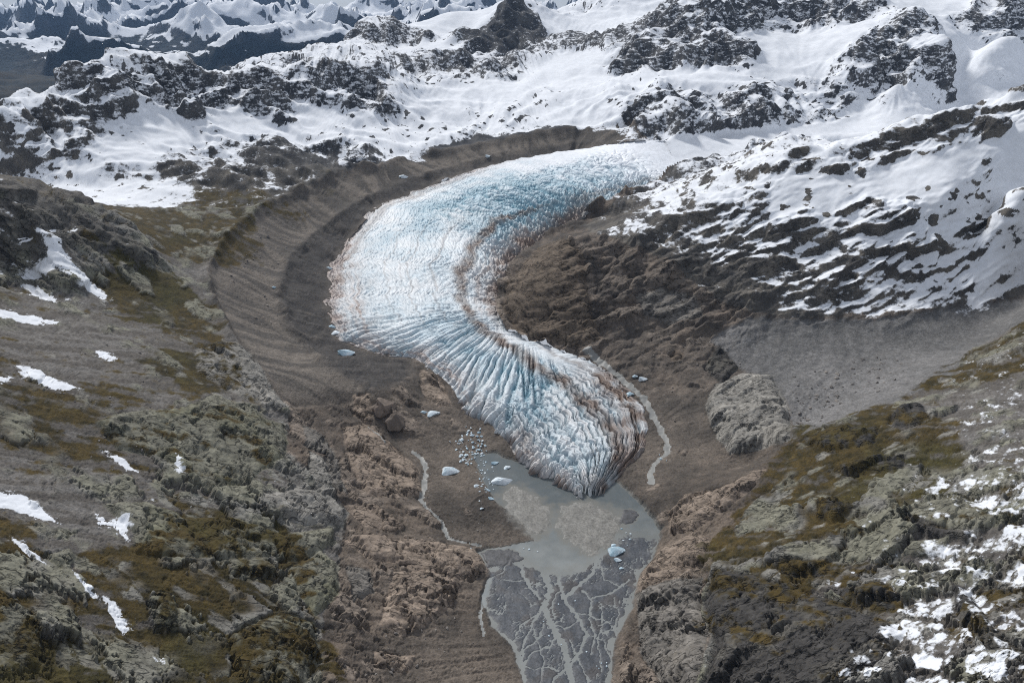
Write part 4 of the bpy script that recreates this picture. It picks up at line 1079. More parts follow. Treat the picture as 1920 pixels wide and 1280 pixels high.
REG = np.zeros(XN.shape, np.int32)
names = {0: ('snowfield', 'white snowfields and snowy aprons around the upper ice')}
def region(mask, name, label):
    k = len(names); names[k] = (name, label); REG[mask] = k
region(Z_SCOUR > 0, 'valley_floor', 'bare brown valley floor and gullies around the lake')
region(Z_SCREE > 0, 'scree_field', 'flat grey scree field in the right-hand side valley')
region(Z_MOR > 0, 'lateral_moraine', 'grey lateral moraine curving round the left side of the ice')
region(Z_LEFT > 0, 'mountain_slope', 'mossy brown left mountain slope with thin snow streaks')
region(Z_RIGHT > 0, 'mountain_slope', 'mossy right mountain slope half covered with snow')
region(Z_PLAIN > 0, 'outwash_plain', 'dark silt plain crossed by braided channels below the lake')
region((Z_WET > 0) & (Z_PLAIN <= 0), 'lake_bed', 'lake bed with gravel bars')
for lab, nm, poly in [
    ('snow-dusted rocky ridge with a dark pyramid at the far left', 'mountain_ridge', [(-20, 262), (60, 214), (150, 150), (215, 140), (300, 124), (345, 130), (430, 158), (520, 178), (560, 158), (640, 138), (715, 140), (720, 178), (600, 196), (500, 205), (430, 202), (330, 198), (250, 205), (195, 270), (170, 305), (60, 310), (-20, 330)]),
    ('large speckled rock buttress right of the dark horn', 'rock_buttress', [(1180, 142), (1258, 40), (1300, 8), (1378, 12), (1385, 60), (1375, 102), (1290, 117), (1215, 147)]),
    ('blocky rock buttress standing in the snow at the upper right', 'rock_buttress', [(1612, 60), (1655, 42), (1718, 46), (1768, 70), (1772, 108), (1700, 150), (1640, 152), (1612, 110)]),
    ('dark rock buttress in the top right corner', 'rock_buttress', [(1800, 22), (1898, 8), (1930, 20), (1930, 62), (1860, 86), (1805, 62)]),
    ('dark pointed horn on the skyline', 'mountain_peak', [(965, 4), (940, 50), (925, 92), (975, 102), (1030, 84), (995, 45)]),
    ('dark rocky ridge rising to the right edge above the snow bowl', 'mountain_ridge', [(1640, 272), (1700, 248), (1780, 214), (1918, 164), (2050, 140), (2050, 236), (1920, 244), (1830, 263), (1740, 299), (1640, 291)]),
    ('snow-streaked rock ridge between glacier and right-hand bowl', 'mountain_ridge', [(1100, 430), (1160, 403), (1250, 371), (1330, 330), (1420, 291), (1510, 267), (1580, 273), (1640, 291), (1560, 330), (1420, 370), (1300, 420), (1200, 480), (1120, 445)]),
    ('banded grey cliffs with snowy ledges above the scree valley', 'rock_cliff', [(1205, 482), (1320, 440), (1480, 420), (1640, 412), (1900, 420), (1930, 470), (1780, 572), (1500, 598), (1400, 588), (1330, 558), (1232, 480)])]:
    region(zone(poly, warp=.004, pad=.01) > 0, nm, lab)
under_ice = (Z_GLAC > 9 * PX1) & (zone([(1235, 235), (1430, 235), (1430, 330), (1300, 335), (1260, 300)], pad=.01) < 0)
taken = np.zeros(XN.shape, bool)
stream_f = [s & ~under_ice for s in STR_MASK]
for s in stream_f: taken |= s
patch_f = [m & ~taken for m in PATCH_MASK]
for s in patch_f: taken |= s
out_f = []
for k in range(len(OUTCROPS)):
    m = (outid == k) & ~taken & ~under_ice
    out_f.append(m); taken |= m
cell = lambda m: m[:-1, :-1]
for k, (nm, lab) in names.items():
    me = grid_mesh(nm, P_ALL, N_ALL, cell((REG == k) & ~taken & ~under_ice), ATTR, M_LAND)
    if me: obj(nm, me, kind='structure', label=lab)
for (lab, p, w), m in zip(STREAMS, stream_f):
    me = grid_mesh('stream', P_ALL, None, cell(m), {}, M_STREAM)
    if me: obj('stream', me, kind='structure', label=lab)
for (lab, p), m in zip(PATCHES, patch_f):
    me = grid_mesh('snow_patch', P_ALL, N_ALL, cell(m), ATTR, M_LAND)
    if me: obj('snow_patch', me, label=lab, cat='snow patch', group='old snow patches on the left slope')
for o, m in zip(OUTCROPS, out_f):
    me = grid_mesh('rock_outcrop', P_ALL, N_ALL, cell(m), ATTR, M_LAND)
    if me: obj('rock_outcrop', me, label=o[0], cat='rock outcrop', group='ice-worn rock outcrops')

# ------------------------------------------------------------------ lake water
wf = (PZg < .12) & (YG < 700) & (YG > 150) & (np.abs(XN) < .5)
wf = wf | np.roll(wf, 1, 0) | np.roll(wf, -1, 0) | np.roll(wf, 1, 1) | np.roll(wf, -1, 1)
Pw = P_ALL.copy(); Pw[..., 2] = 0.0
shal = smooth(-1.5, .1, PZg + .25 * nC)
me = grid_mesh('lake', Pw, np.stack([0 * NX, 0 * NX, 0 * NX + 1], -1), cell(wf), {'shallow': (shal * (1 - .55 * plain)).astype(F32)}, M_WATER)
obj('lake', me, kind='structure', label='milky grey meltwater lake and its outflow channels')
# ------------------------------------------------------------------ glacier
def station_curve(pts, s):
    p = np.array(pts, float); k = np.arange(len(p))
    x = np.interp(s, k, p[:, 0]); y = np.interp(s, k, p[:, 1])
    return x, y
NS, NT = GLAC_S, GLAC_T
nst = len(GLAC_L) - 1
_sd = np.linspace(0, nst, 600)
lxp, lyp = station_curve(GLAC_L, _sd); rxp, ryp = station_curve(GLAC_R, _sd)
Lx, Ly = ground(lxp, lyp); Rx, Ry = ground(rxp, ryp)
def sm1(a, n=10):
    for _ in range(n):
        b = a.copy(); b[1:-1] = (a[:-2] + a[1:-1] * 2 + a[2:]) / 4; a = b
    return a
Lx, Ly, Rx, Ry = sm1(Lx), sm1(Ly), sm1(Rx), sm1(Ry)
# ragged margins
_q = _sd.astype(F32)
_wl = 5.0 * noise2(_q * 2.1, _q * 0 + 1, 51) + 4.0 * noise2(_q * 5.3, _q * 0 + 2, 52) + 2.5 * noise2(_q * 12, _q * 0 + 3, 53)
_wr = 4.0 * noise2(_q * 2.1, _q * 0 + 4, 54) + 3.0 * noise2(_q * 5.3, _q * 0 + 5, 55) + 2.0 * noise2(_q * 12, _q * 0 + 6, 56)
_dx, _dy = Rx - Lx, Ry - Ly; _dl = np.hypot(_dx, _dy); _far = np.interp(_sd, [0, 8, 20], [1.6, 1.3, .8])
Lx, Ly = Lx + _dx / _dl * _wl * _far, Ly + _dy / _dl * _wl * _far
Rx, Ry = Rx + _dx / _dl * _wr * _far, Ry + _dy / _dl * _wr * _far
# rows spaced by on-picture distance of the middle line
mx, my = (lxp + rxp) / 2, (lyp + ryp) / 2
arcp = np.concatenate([[0], np.cumsum(np.maximum(np.maximum(np.hypot(np.diff(lxp), np.diff(lyp)), np.hypot(np.diff(rxp), np.diff(ryp))), .3))]); arcp /= arcp[-1]
sidx = np.interp(np.linspace(0, 1, NS), arcp, _sd)
t = np.linspace(0, 1, NT)
S, T = np.meshgrid(sidx, t, indexing='ij')
lx_, ly_, rx_, ry_ = [np.interp(sidx, _sd, a)[:, None] for a in (Lx, Ly, Rx, Ry)]
GX = lx_ * (1 - T) + rx_ * T; GY = ly_ * (1 - T) + ry_ * T
width = np.hypot(rx_ - lx_, ry_ - ly_)
cx_, cy_ = GX[:, NT // 2], GY[:, NT // 2]
arc = np.concatenate([[0], np.cumsum(np.hypot(np.diff(cx_), np.diff(cy_)))])[:, None] + 0 * T
cross = (T - .5) * width
bed = base_h(GX, GY)
g1_ = fbm2(GX / 60, GY / 60, 3, seed=3); g2_ = fbm2(GX / 16, GY / 16, 3, seed=8)
# grooves, each on its own stretch of the ice
def ridg(n, sharp=1.7):
    return np.clip(1 - np.abs(n) * sharp, 0, 1)
wS = lambda a, b, c, d: smooth(a, b, S) * smooth(d, c, S)
fall_w = wS(1.0, 2.2, 5.2, 7.2) * smooth(.18, .5, T)
fall_n = ridg(noise2(arc / 15 + 1.2 * g1_ + 1.6 * (T - .5) ** 2, cross / 75, 11)) ** 3
fall_c = ridg(noise2(arc / 30 + .5 * g1_, cross / 17 + .6 * g2_, 12)) ** 3
ser_w = wS(1.2, 2.5, 7.0, 9.5) * smooth(.70, .86, T)
ser = np.abs(noise2(arc / 9, cross / 9, 13)) + .5 * np.abs(noise2(arc / 4.5, cross / 4.5, 14))
mid_w = wS(2.0, 4.5, 10.5, 13.5)
dia1 = ridg(noise2((arc * .75 + cross * .65) / 8 + .6 * g2_, (cross * .75 - arc * .65) / 30, 15), 1.9) ** 2.5
dia2 = ridg(noise2((arc * .5 - cross * .86) / 5, (cross * .5 + arc * .86) / 24, 16), 1.9) ** 2
fan_w = wS(8.6, 11.0, 14.6, 17.0) * smooth(.86, .66, T) * smooth(.0, .06, T) * (.55 + .45 * smooth(-.3, .3, g1_))
_fx, _fy = ground(975, 540)
fth = np.arctan2(GY - _fy[0], GX - _fx[0]); frr = np.hypot(GX - _fx[0], GY - _fy[0])
fth = np.where(fth > 1.6, fth - 2 * np.pi, fth)
fanc = fth * 17 + .35 * g1_ + .12 * g2_ + frr * .006
fan_n = ridg(noise2(fanc + .10 * g2_, frr / 100, 17), 1.75) ** 3.5
fan_m = ridg(noise2(fanc * 2.3, frr / 45, 18), 1.8) ** 3
ton_w = wS(13.6, 16.5, 30, 31)
tonc = T * 15 + .35 * g1_ + .18 * g2_
ton_n = ridg(noise2(tonc, arc / 190, 19), 1.9) ** 3
ton_m = ridg(noise2(tonc * 2.4, arc / 95, 20), 1.9) ** 3
ton_f = ridg(noise2(tonc * 5.5, arc / 35, 26), 1.7) ** 2
crk = (ridg(noise2((arc + cross * .9) / 44 + .8 * g1_, (cross - arc) / 120, 22), 11.0) + .9 * ridg(noise2((arc * .5 - cross) / 40 + .6 * g1_, (cross * .5 + arc) / 150, 23), 10.0)) * smooth(-.3, .2, g1_)
edge_m = smooth(.16, .02, T) * wS(6.5, 8.5, 12.5, 14) + .6 * smooth(.10, .0, T) * wS(2, 4, 8, 10)
mott = np.abs(noise2(arc / 6, cross / 6, 24)) + .6 * np.abs(noise2(arc / 3, cross / 3, 27))
depth = fall_w * (7.5 * fall_n + 3.0 * fall_c) + ser_w * (5 - 9 * ser) + mid_w * (1 - fan_w) * (1.7 * dia1 * smooth(-.4, .3, g1_) + 1.1 * dia2 + 1.0 * ridg(noise2(T * 26 + .9 * g1_, arc / 120, 64), 1.9) ** 3) + fan_w * (8.0 * fan_n + 2.6 * fan_m) + ton_w * (5.6 * ton_n + 1.5 * ton_m + .7 * ton_f + 3.2 * crk) + edge_m * (3.0 - 5 * mott)
# thickness, steep at the snout, gentle upstream; the rim is fingered
finger = ton_w * 17 * ridg(noise2(T * 11 + .25 * g1_, S * .25, 19), 1.6) ** 2
rimL = 13 * ridg(noise2(S * 7.5, T * 0 + 3, 28), 1.5) ** 2 * wS(12.5, 13.5, 19.5, 20.5) * smooth(.5, .1, T) + 2.5 * np.abs(noise2(S * 14, T * 6, 29))
e = np.minimum(T, 1 - T) * width
endm = np.cumsum(np.hypot(np.diff(GX, axis=0, append=GX[-1:]), np.diff(GY, axis=0, append=GY[-1:]))[::-1], axis=0)[::-1]
eL = T * width - rimL; eR = (1 - T) * width - 3 * np.abs(noise2(S * 6, T * 5, 30))
e2 = np.minimum(np.minimum(eL, eR), endm - finger)
e2 = np.maximum(e2, 0)
Hm = np.interp(S, [0, 1.5, 4, 8, 12, 15, 18, 20], [2, 7, 11, 12, 13, 14, 14, 13])
fallof = np.interp(S, [0, 3, 9, 12, 14, 20], [40, 30, 26, 16, 10, 5.5])
th = Hm * (1 - np.exp(-e2 / fallof)) - 2.5 * smooth(2.5, .0, e2)
th = th * lerp(1.0, .5, smooth(.55, 1.0, T) * smooth(12, 15, S))
th = th * smooth(-.2, 1.6, S) - 9 * smooth(1.1, .3, S)
GZ = bed + th + 1.2 * g1_ * smooth(0, 30, e2) - np.minimum(depth, 8) * smooth(.5, 9, e2) * smooth(.2, 2.0, S)
# brown debris bands follow the flow
def band(kS, kT, half):
    tm = np.interp(S, kS, kT)
    return smooth(1.6, .3, np.abs(T - tm + .012 * g1_ + .01 * g2_) / np.interp(S, kS, half))
medial = band([4.2, 6, 7.5, 9, 10, 11, 12, 13, 14, 16, 18, 20], [.84, .76, .75, .765, .80, .81, .76, .70, .65, .61, .67, .72], [.006, .028, .036, .034, .034, .05, .06, .06, .06, .06, .07, .07]) * wS(4, 5.5, 19, 20.5)
thin = .35 * band([5, 8, 11], [.42, .46, .52], [.006] * 3) * wS(5.5, 7, 9.5, 11) + .3 * band([5, 8, 11], [.55, .60, .66], [.008] * 3) * wS(5.5, 7, 10, 12) + .3 * band([5, 8, 11], [.30, .33, .40], [.005] * 3) * wS(5.5, 7, 9.5, 11) \
     + .4 * band([2, 5, 8], [.10, .09, .08], [.03, .03, .02]) * wS(3, 4, 7, 9) + .6 * band([0, 2, 4], [.93, .90, .88], [.03, .03, .02]) * wS(-1, .3, 3, 4.5) + .45 * band([13, 16, 20], [.88, .87, .9], [.02, .02, .03]) * wS(12, 14, 19, 20)
snowtop = np.clip(smooth(4.6, 1.0, S + 1.1 * g1_ + .5 * g2_ + 1.2 * (T - .5)), 0, 1) ** 1.3
deep = np.clip(np.minimum(depth, 8) / 6.5, 0, 1)
ice = lerp(col(.770, .790, .800), col(.600, .675, .720), smooth(-.5, .6, g1_ + .4 * g2_)[..., None])
blueA = .95 * fall_w * smooth(-.5, .3, g1_ + .35) + .55 * wS(2, 4, 6.5, 9) * smooth(.05, .3, T) * smooth(.62, .42, T) * smooth(-.2, .4, g1_ + .1) + .55 * fan_w * smooth(.9, .6, T)
ice = lerp(ice, col(.330, .490, .580), np.clip(blueA * .55, 0, 1)[..., None])
ice = lerp(ice, col(.110, .265, .345), np.clip(deep * (.55 + .4 * (fall_w + fan_w)), 0, .9)[..., None])
n_d = fbm2(GX / 24, GY / 24, 4, seed=61)
dirty = .65 * smooth(.34, .06, T) * wS(6.5, 8.5, 13.5, 15) + .40 * smooth(.75, .98, T) * wS(2.5, 4.5, 9, 11) + .75 * smooth(.13, .0, T) * wS(2, 4, 9, 10) + .6 * smooth(.80, .93, T) * wS(4.5, 6, 9, 10.5) + ton_w * (.20 + .5 * smooth(.5, .95, T) + .45 * smooth(.22, .05, T))
flow = fbm2(T * 34 + .5 * g1_, arc / 260, 4, seed=66)
dirty = np.clip(dirty * (1 + 1.1 * n_d + .9 * flow) + .30 * smooth(.12, .5, flow) * wS(5, 7, 12, 14) + .25 * smooth(.2, .5, flow) * ton_w, 0, 1)
ice = lerp(ice, lerp(col(.42, .355, .325), col(.30, .215, .175), smooth(-.1, .5, n_d)[..., None]), (dirty * .85)[..., None])
deb = np.clip(np.maximum(medial * (.80 + .6 * n_d), thin) + ton_w * smooth(.72, .92, T) * smooth(-.3, .2, n_d + .12) * .9 + smooth(.86, .97, T + .03 * n_d) * wS(3, 4.5, 9.5, 11) * .9 + smooth(.05, .0, T + .03 * n_d) * wS(2, 4, 12, 13) * .7, 0, 1)
deb = np.maximum(deb, .9 * smooth(5, .5, e2) * smooth(-.2, .3, n_d + .12) * wS(3, 5, 19, 20.2) * (T < .5))
ice = lerp(ice, lerp(col(.110, .078, .060), col(.180, .125, .095), smooth(-.4, .4, n_d)[..., None]), (deb * .92)[..., None])
ice = lerp(ice, col(.80, .825, .865), (snowtop * (1 - .8 * thin))[..., None])
ice = np.clip(ice * (1 + .10 * g2_[..., None]), .02, .9)

def ice_material(name):
    m, nt, b = node_mat(name)
    L = nt.links
    geo = nt.nodes.new('ShaderNodeNewGeometry'); pos = geo.outputs['Position']
    c = add(nt, 'ShaderNodeAttribute', attribute_name='Col')
    n1 = noise_node(nt, pos, .5, 8, .68); n2 = noise_node(nt, pos, .12, 6, .6)
    v = mathn(nt, 'MULTIPLY', maprange(nt, n1, .28, .72, .78, 1.20), maprange(nt, n2, .3, .7, .90, 1.10))
    comb = nt.nodes.new('ShaderNodeCombineColor')
    for k in range(3): L.new(v, comb.inputs[k])
    L.new(mixc(nt, 1.0, c.outputs['Color'], comb.outputs[0], 'MULTIPLY'), b.inputs['Base Color'])
    b.inputs['Roughness'].default_value = .55
    b.inputs['Specular IOR Level'].default_value = .3
    bp = nt.nodes.new('ShaderNodeBump'); bp.inputs['Distance'].default_value = 1.2; bp.inputs['Strength'].default_value = .28
    L.new(n1, bp.inputs['Height']); L.new(bp.outputs[0], b.inputs['Normal'])
    return m
M_ICE = ice_material('glacier_ice')
gP = np.stack([GX, GY, GZ], -1)
gnx, gny, gnz = normals(GX, GY, GZ)
gN = np.stack([gnx, gny, gnz], -1)
if gnz.mean() < 0: gN = -gN
is_band = medial > .45
gA = {'Col': ice}
glacier = bpy.data.objects.new('glacier', None)
scene.collection.objects.link(glacier)
glacier.location = (60, 520, 0)
glacier['label'] = 'blue and white crevassed glacier tongue bending down to the lake'; glacier['category'] = 'glacier'
gP = gP - np.array([60, 520, 0])
for nm, lab, m in [('debris_band', 'brown band of rock debris along the ice', is_band), ('ice_fall', 'blue crevassed upper ice', ~is_band & (S < 6.5)),
                   ('ice_bend', 'white streaked ice in the wide bend', ~is_band & (S >= 6.5) & (S < 13.5)), ('snout', 'furrowed dirty lower ice ending in the lake', ~is_band & (S >= 13.5))]:
    me = grid_mesh(nm, gP, gN, m[:-1, :-1], gA, M_ICE)
    obj(nm, me, parent=glacier, label=lab)
# ------------------------------------------------------------------ far ranges beyond the deep valley
NFc, NFr = FAR_C, FAR_R
fu = np.concatenate([np.linspace(-1.05, -.82, 16)[:-1], np.linspace(-.82, .12, NFc - 40), np.linspace(.12, .95, 26)[1:]])
fy = np.geomspace(3600, 24000, NFr)
FU, FY = np.meshgrid(fu, fy, indexing='ij')
FX = FU * FY
fpts = []
for (px, py, d) in [(0, 235, 4000), (-250, 240, 4000), (0, 150, 5600), (150, 160, 5400), (330, 140, 5600), (560, 130, 5600), (-250, 130, 5800), (0, 100, 7600), (120, 95, 7400), (250, 105, 7200), (330, 60, 8600), (420, 95, 7400), (470, 80, 8000), (150, 60, 9000), (40, 50, 9500), (260, 40, 11000), (500, 45, 10000), (560, 85, 7600), (640, 60, 9000), (760, 40, 11000), (40, 16, 15000), (150, 18, 15000), (230, 22, 16000), (320, 16, 15000), (390, 2, 14000), (470, 4, 14000), (560, 2, 14000), (640, 10, 15000), (720, 10, 15000), (820, 8, 15000), (900, 16, 16000), (1050, 14, 16000), (1300, 20, 16000), (1600, 20, 16000), (1900, 20, 16000), (-300, 20, 15000), (-300, 70, 9000)]:
    fpts.append(at_d(px, py, d))
for (px, d) in [(-300, 22000), (200, 22000), (700, 22000), (1200, 22000), (1800, 22000)]:
    fpts.append(at_d(px, 40, d))
for (px, z) in [(900, -100), (1300, 0), (1800, 0)]:
    fpts.append(np.array([(px - 960) / 1280 * 4500, 4500, z])); fpts.append(np.array([(px - 960) / 1280 * 9000, 9000, 100.0]))
fpts = np.array(fpts)
FCx, FCy, FCz = fpts[:, 0] / fpts[:, 1], np.log(fpts[:, 1]), fpts[:, 2]
fd = lambda a, b: np.sqrt((FCx - a[..., None]) ** 2 + (FCy - b[..., None]) ** 2 + .05 ** 2)
_A2 = fd(FCx, FCy); nF = len(FCx)
_A2 = np.block([[-_A2, np.ones((nF, 1))], [np.ones((1, nF)), np.zeros((1, 1))]])
_w = np.linalg.solve(_A2, np.concatenate([FCz, [0]]))
FH = np.empty(FX.shape)
for k in range(NFc):
    FH[k] = -(fd(FX[k] / FY[k], np.log(FY[k])) @ _w[:nF]) + _w[nF]
wx = 1100 * fbm2(FX / 2600, FY / 2600, 4, seed=31); wy = 1100 * fbm2(FX / 2600, FY / 2600, 3, seed=35)
rg = ridge2((FX + wx) / 3600, (FY + wy) / 2300, 8, .55, 2.07, seed=37)
rg2 = ridge2((FX + .4 * wx) / 620, (FY + .4 * wy) / 620, 5, .55, 2.1, seed=47)
amp = np.interp(FY, [3600, 5000, 7500, 11000, 15000, 24000], [130, 280, 520, 700, 820, 820])
FH += amp * (rg - np.interp(FY, [6000, 14000], [.40, .58])) * 1.15 + .16 * amp * (rg2 - .45)
fnx, fny, fnz = normals(FX, FY, FH)
fN = np.stack([fnx, fny, fnz], -1)
if fnz.mean() < 0: fN = -fN
fnz = fN[..., 2]
fa = fbm2(FX / 700, FY / 700, 4, seed=39); fb = fbm2(FX / 180, FY / 180, 3, seed=40)
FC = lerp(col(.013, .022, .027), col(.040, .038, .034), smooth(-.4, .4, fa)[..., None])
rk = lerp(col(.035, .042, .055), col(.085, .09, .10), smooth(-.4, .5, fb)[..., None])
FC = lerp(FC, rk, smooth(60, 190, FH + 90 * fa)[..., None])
line = np.interp(FY, [4000, 8000, 14000], [120, 110, 130])
fnzb = boxblur1(boxblur1(fnz, 5, 0), 5, 1)
FS = .20 + np.clip((FH - line) / 150, -2, .9) + .7 * fa + .3 * fb + 2.6 * (fnz - .80) + 3.2 * (fnz - fnzb)
FS = np.clip(FS, -1, 1.0)
me = grid_mesh('far_mountains', np.stack([FX, FY, FH], -1), fN, np.ones((NFc - 1, NFr - 1), bool), {'Col': FC.astype(F32), 'snow': FS.astype(F32), 'wet': 0 * FS.astype(F32)}, M_FAR)
obj('mountain_range', me, kind='structure', label='far blue-white mountain ranges beyond a dark deep valley')

# ------------------------------------------------------------------ the air
hz = bpy.data.meshes.new('haze')
xs, ys, zs = (-26000, 26000), (-800, 25500), (-1400, 2200)
vv = [(x, y, z) for x in xs for y in ys for z in zs]
hz.from_pydata(vv, [], [(0, 1, 3, 2), (4, 6, 7, 5), (0, 4, 5, 1), (2, 3, 7, 6), (0, 2, 6, 4), (1, 5, 7, 3)])
mh = bpy.data.materials.new('haze'); mh.use_nodes = True
for n in list(mh.node_tree.nodes):
    if n.type != 'OUTPUT_MATERIAL': mh.node_tree.nodes.remove(n)
pv = mh.node_tree.nodes.new('ShaderNodeVolumePrincipled')
pv.inputs['Color'].default_value = (.36, .60, .98, 1)
pv.inputs['Density'].default_value = HAZE
mh.node_tree.links.new(pv.outputs[0], mh.node_tree.nodes['Material Output'].inputs['Volume'])
hz.materials.append(mh)
obj('haze', hz, kind='stuff', label='thin blue mountain haze')
# ------------------------------------------------------------------ loose ice and boulders
import bmesh
rnd = random.Random(11)
def land_z(x, y):
    u = x / (sedge(y) * y)
    i = int(np.clip(np.searchsorted(U1, u), 1, NC - 1)); i = i if abs(U1[i] - u) < abs(U1[i - 1] - u) else i - 1
    j = int(np.clip(np.searchsorted(V[i], math.log(y)), 0, NR - 1))
    return float(PZg[i, j])

def lump(name, mat, seed, sub, jitter, flat, facets=0, smoothf=False):
    r = random.Random(seed)
    bm = bmesh.new()
    bmesh.ops.create_icosphere(bm, subdivisions=sub, radius=1.0)
    planes = []
    for _ in range(facets):
        d = Vector((r.uniform(-1, 1), r.uniform(-1, 1), r.uniform(-.3, 1))).normalized()
        planes.append((d, r.uniform(.45, .8)))
    ph = [r.uniform(0, 9) for _ in range(6)]
    for v in bm.verts:
        c = v.co
        k = 1 + .22 * math.sin(2.3 * c.x + ph[0]) * math.sin(2.9 * c.y + ph[1]) + .14 * math.sin(5.1 * c.x + ph[2] + 3 * c.z) + .10 * math.sin(6.3 * c.y + ph[3])
        c = c * (k + r.uniform(-jitter, jitter))
        for d, o in planes:
            e = c.dot(d) - o
            if e > 0: c = c - d * e * .9
        v.co = (c.x * 1.0, c.y * .72, c.z * flat)
    me = bpy.data.meshes.new(name)
    bm.to_mesh(me); bm.free()
    for p in me.polygons: p.use_smooth = smoothf
    me.materials.append(mat)
    return me

def simple_material(name, c1, c2, scale, rough=.9, bump=.6, dist=.4):
    m, nt, b = node_mat(name)
    tc = nt.nodes.new('ShaderNodeTexCoord'); oi = nt.nodes.new('ShaderNodeObjectInfo')
    n = noise_node(nt, tc.outputs['Object'], scale, 8, .65)
    v = mathn(nt, 'ADD', n, mathn(nt, 'MULTIPLY', mathn(nt, 'SUBTRACT', oi.outputs['Random'], .5), .25))
    nt.links.new(mixc(nt, maprange(nt, v, .3, .7, 0, 1, True), c1, c2), b.inputs['Base Color'])
    b.inputs['Roughness'].default_value = rough
    bp = nt.nodes.new('ShaderNodeBump'); bp.inputs['Strength'].default_value = bump; bp.inputs['Distance'].default_value = dist
    nt.links.new(n, bp.inputs['Height']); nt.links.new(bp.outputs[0], b.inputs['Normal'])
    return m
M_BERG = simple_material('iceberg_ice', (.30, .44, .52, 1), (.70, .75, .78, 1), 1.6, .5)
M_BOULDER = simple_material('grey_boulder', (.12, .108, .098, 1), (.26, .235, .21, 1), 2.0)
M_TANB = simple_material('tan_boulder', (.13, .105, .085, 1), (.26, .205, .165, 1), 2.2)
BERG = [lump('ice_block', M_BERG, 3 + k, 3, .09, .5, 7) for k in range(4)]
CHIP = [lump('ice_block', M_BERG, 40 + k, 1, .16, .6, 2) for k in range(4)]
BOUL = [lump('boulder', M_BOULDER, 70 + k, 2, .05, .75, 5) for k in range(5)]
BIGB = [lump('boulder', M_TANB, 90 + k, 4, .012, .75, 5) for k in range(2)]

def place(me, px, py, wpx, name, label, cat, group, sink=.25, stretch=1.0, rz=None, onwater=False):
    x, y = ground(px, py); x, y = float(x[0]), float(y[0])
    z = land_z(x, y)
    if onwater or z < 0: z = max(z, 0.0)
    dist = math.sqrt(x * x + y * y + (CAMZ - z) ** 2)
    s = .5 * wpx * dist / FOC * (.8 if cat == 'ice block' and wpx > 8 else 1)
    o = bpy.data.objects.new(name, me)
    scene.collection.objects.link(o)
    o.location = (x, y, z + s * .55 * (.5 - sink))
    o.scale = (s * stretch, s, s)
    o.rotation_euler = (rnd.uniform(-.15, .15), rnd.uniform(-.15, .15), rnd.uniform(0, 6.28) if rz is None else rz)
    o['label'] = label; o['category'] = cat
    if group: o['group'] = group
    return o

G_ICE = 'stranded and floating ice blocks'
for k, (px, py, w, lab) in enumerate([
    (843, 884, 40, 'large blue-white ice block stranded left of the lake'), (941, 903, 42, 'white ice block afloat near the first gravel bar'), (928, 868, 18, 'small ice floe nearest the left side of the snout'),
    (950, 876, 18, 'dirty ice floe between snout and white ice block'), (893, 910, 13, 'ice lump on the gravel shore below the large block'), (914, 917, 13, 'ice lump at the waterline left of the gravel bar'),
    (921, 935, 15, 'flat ice lump on the left shore, lowest of three'), (903, 953, 9, 'small lone ice lump on the dark gravel spit'), (1155, 1037, 40, 'long white ice block stranded on the right shore'),
    (1151, 1025, 13, 'ice block just above the long stranded one'), (1158, 1053, 18, 'ice block just below the long stranded one'), (1165, 1067, 10, 'smallest ice block of the right shore row'),
    (811, 781, 28, 'jagged ice block on the brown gravel below the ice edge'), (795, 777, 12, 'ice fragment beside the jagged block'), (650, 664, 42, 'big ice block on the dark moraine left of the glacier'),
    (622, 612, 18, 'ice block at the left ice margin, upper of a pair'), (630, 626, 24, 'ice block at the left ice margin, lower of a pair'), (617, 503, 13, 'ice block on the moraine beside the widest part of the ice'),
    (1206, 711, 24, 'bluish ice block beyond the right side stream'), (1190, 706, 14, 'smaller ice block left of the bluish one'), (1182, 741, 18, 'ice block between stream and right ice edge'), (757, 333, 20, 'ice patch on the bench of the upper moraine'), (915, 298, 14, 'ice lump on the moraine near its upper end'),
    (1243, 1240, 13, 'ice sliver in the dark cleft at the bottom right'), (1243, 1204, 8, 'ice bit above the sliver in the dark cleft'), (515, 542, 10, 'ice lump on the crest of the dark inner moraine')]):
    place(BERG[k % 4], px, py, w, 'ice_block', lab, 'ice block', G_ICE, stretch=rnd.uniform(1.0, 1.25), rz=rnd.uniform(-.5, .5) + .2)
for k in range(95):
    a, r = rnd.uniform(0, 6.28), math.sqrt(rnd.random())
    px, py = 882 + 26 * r * math.cos(a) + rnd.gauss(0, 4), 838 + 36 * r * math.sin(a) + rnd.gauss(0, 4)
    place(CHIP[k % 4], px, py, rnd.choice([3, 3.5, 4, 5, 6, 8]), 'ice_block', 'broken ice lump in the white heap left of the snout', 'ice block', 'heap of broken ice left of the snout', sink=.2)
SHORE = [(rnd.gauss(908, 9), rnd.gauss(885, 24)) for _ in range(34)] + [(905, 888), (898, 896), (912, 880), (918, 900), (925, 915), (893, 885), (1175, 1000), (1180, 1010), (1170, 1015), (1185, 1003), (1178, 1022), (1165, 995), (1010, 1035), (985, 1030), (990, 1031), (880, 1032), (1180, 745), (1168, 735), (1240, 860), (1250, 865), (1235, 852), (1140, 1250), (1128, 1245), (1118, 1250), (1135, 1242), (1125, 1252), (1050, 1205), (1020, 1165), (1045, 1135), (1030, 1190), (1100, 1225), (1080, 1130)]
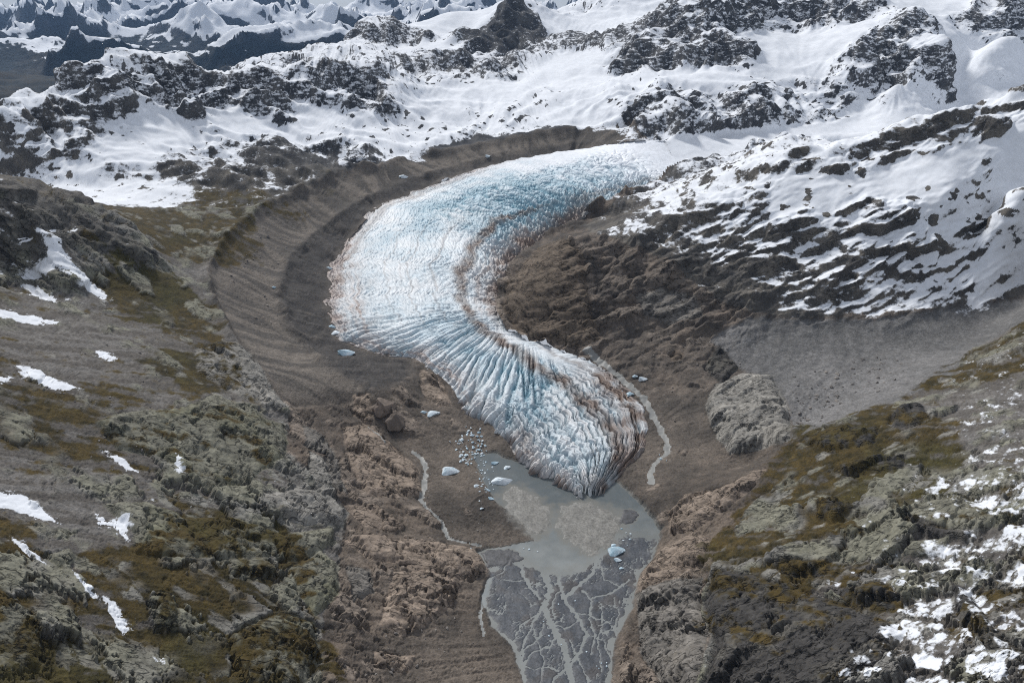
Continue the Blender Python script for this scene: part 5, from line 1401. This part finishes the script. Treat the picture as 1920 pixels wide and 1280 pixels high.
for k, (px, py) in enumerate(SHORE):
    place(CHIP[k % 4], px + rnd.uniform(-3, 3), py + rnd.uniform(-3, 3), rnd.choice([3, 4, 5]), 'ice_block', 'tiny white ice crumb scattered on shore or silt', 'ice block', 'ice crumbs on shores and silt', sink=.2)

place(BIGB[0], 722, 774, 46, 'boulder', 'round grey-tan boulder, left of two big ones in the gully', 'boulder', None, sink=.2, rz=.3)
place(BIGB[1], 746, 800, 46, 'boulder', 'rounded tan boulder, right of two big ones in the gully', 'boulder', None, sink=.2, rz=.8)
def scatter(n, poly, sizes, label, group, meshes=BOUL):
    xs = [p[0] for p in poly]; ys = [p[1] for p in poly]
    k = 0
    while k < n:
        px, py = rnd.uniform(min(xs), max(xs)), rnd.uniform(min(ys), max(ys))
        c = False
        for (ax, ay), (bx, by) in zip(poly, poly[1:] + poly[:1]):
            if (ay > py) != (by > py) and px < (bx - ax) * (py - ay) / (by - ay) + ax: c = not c
        if not c: continue
        place(meshes[k % len(meshes)], px, py, rnd.choice(sizes) * rnd.uniform(.8, 1.2), 'boulder', label, 'boulder', group, sink=.35)
        k += 1
scatter(110, [(1490, 700), (1560, 690), (1680, 660), (1720, 700), (1600, 760), (1520, 800), (1480, 790)], [3, 3, 4, 4, 5, 6, 8], 'grey boulder strewn over the rubble of the right side valley', 'boulders in the right side valley')
scatter(35, [(1210, 640), (1330, 630), (1400, 680), (1320, 740), (1260, 800), (1240, 740)], [3, 3, 4, 5], 'small stone on the brown ground right of the ice', 'stones right of the ice')
scatter(40, [(640, 1090), (700, 1200), (900, 1130), (900, 1260), (640, 1270)], [3, 3, 4, 5, 7], 'brown stone lying in the gravel gully left of the plain', 'stones in the left gully')
scatter(45, [(400, 520), (500, 430), (560, 420), (500, 560), (560, 640), (470, 640)], [3, 3, 3, 4, 5], 'small stone on the flank of the lateral moraine', 'stones on the moraine')
scatter(55, [(60, 640), (300, 620), (360, 740), (250, 900), (120, 900), (20, 760)], [3, 3, 4, 5], 'grey stone on the scree of the left slope', 'stones on the left scree')
scatter(30, [(760, 880), (870, 890), (960, 1000), (840, 990)], [3, 3, 4], 'pebbly block on the dark gravel spit by the lake', 'blocks on the gravel spit')
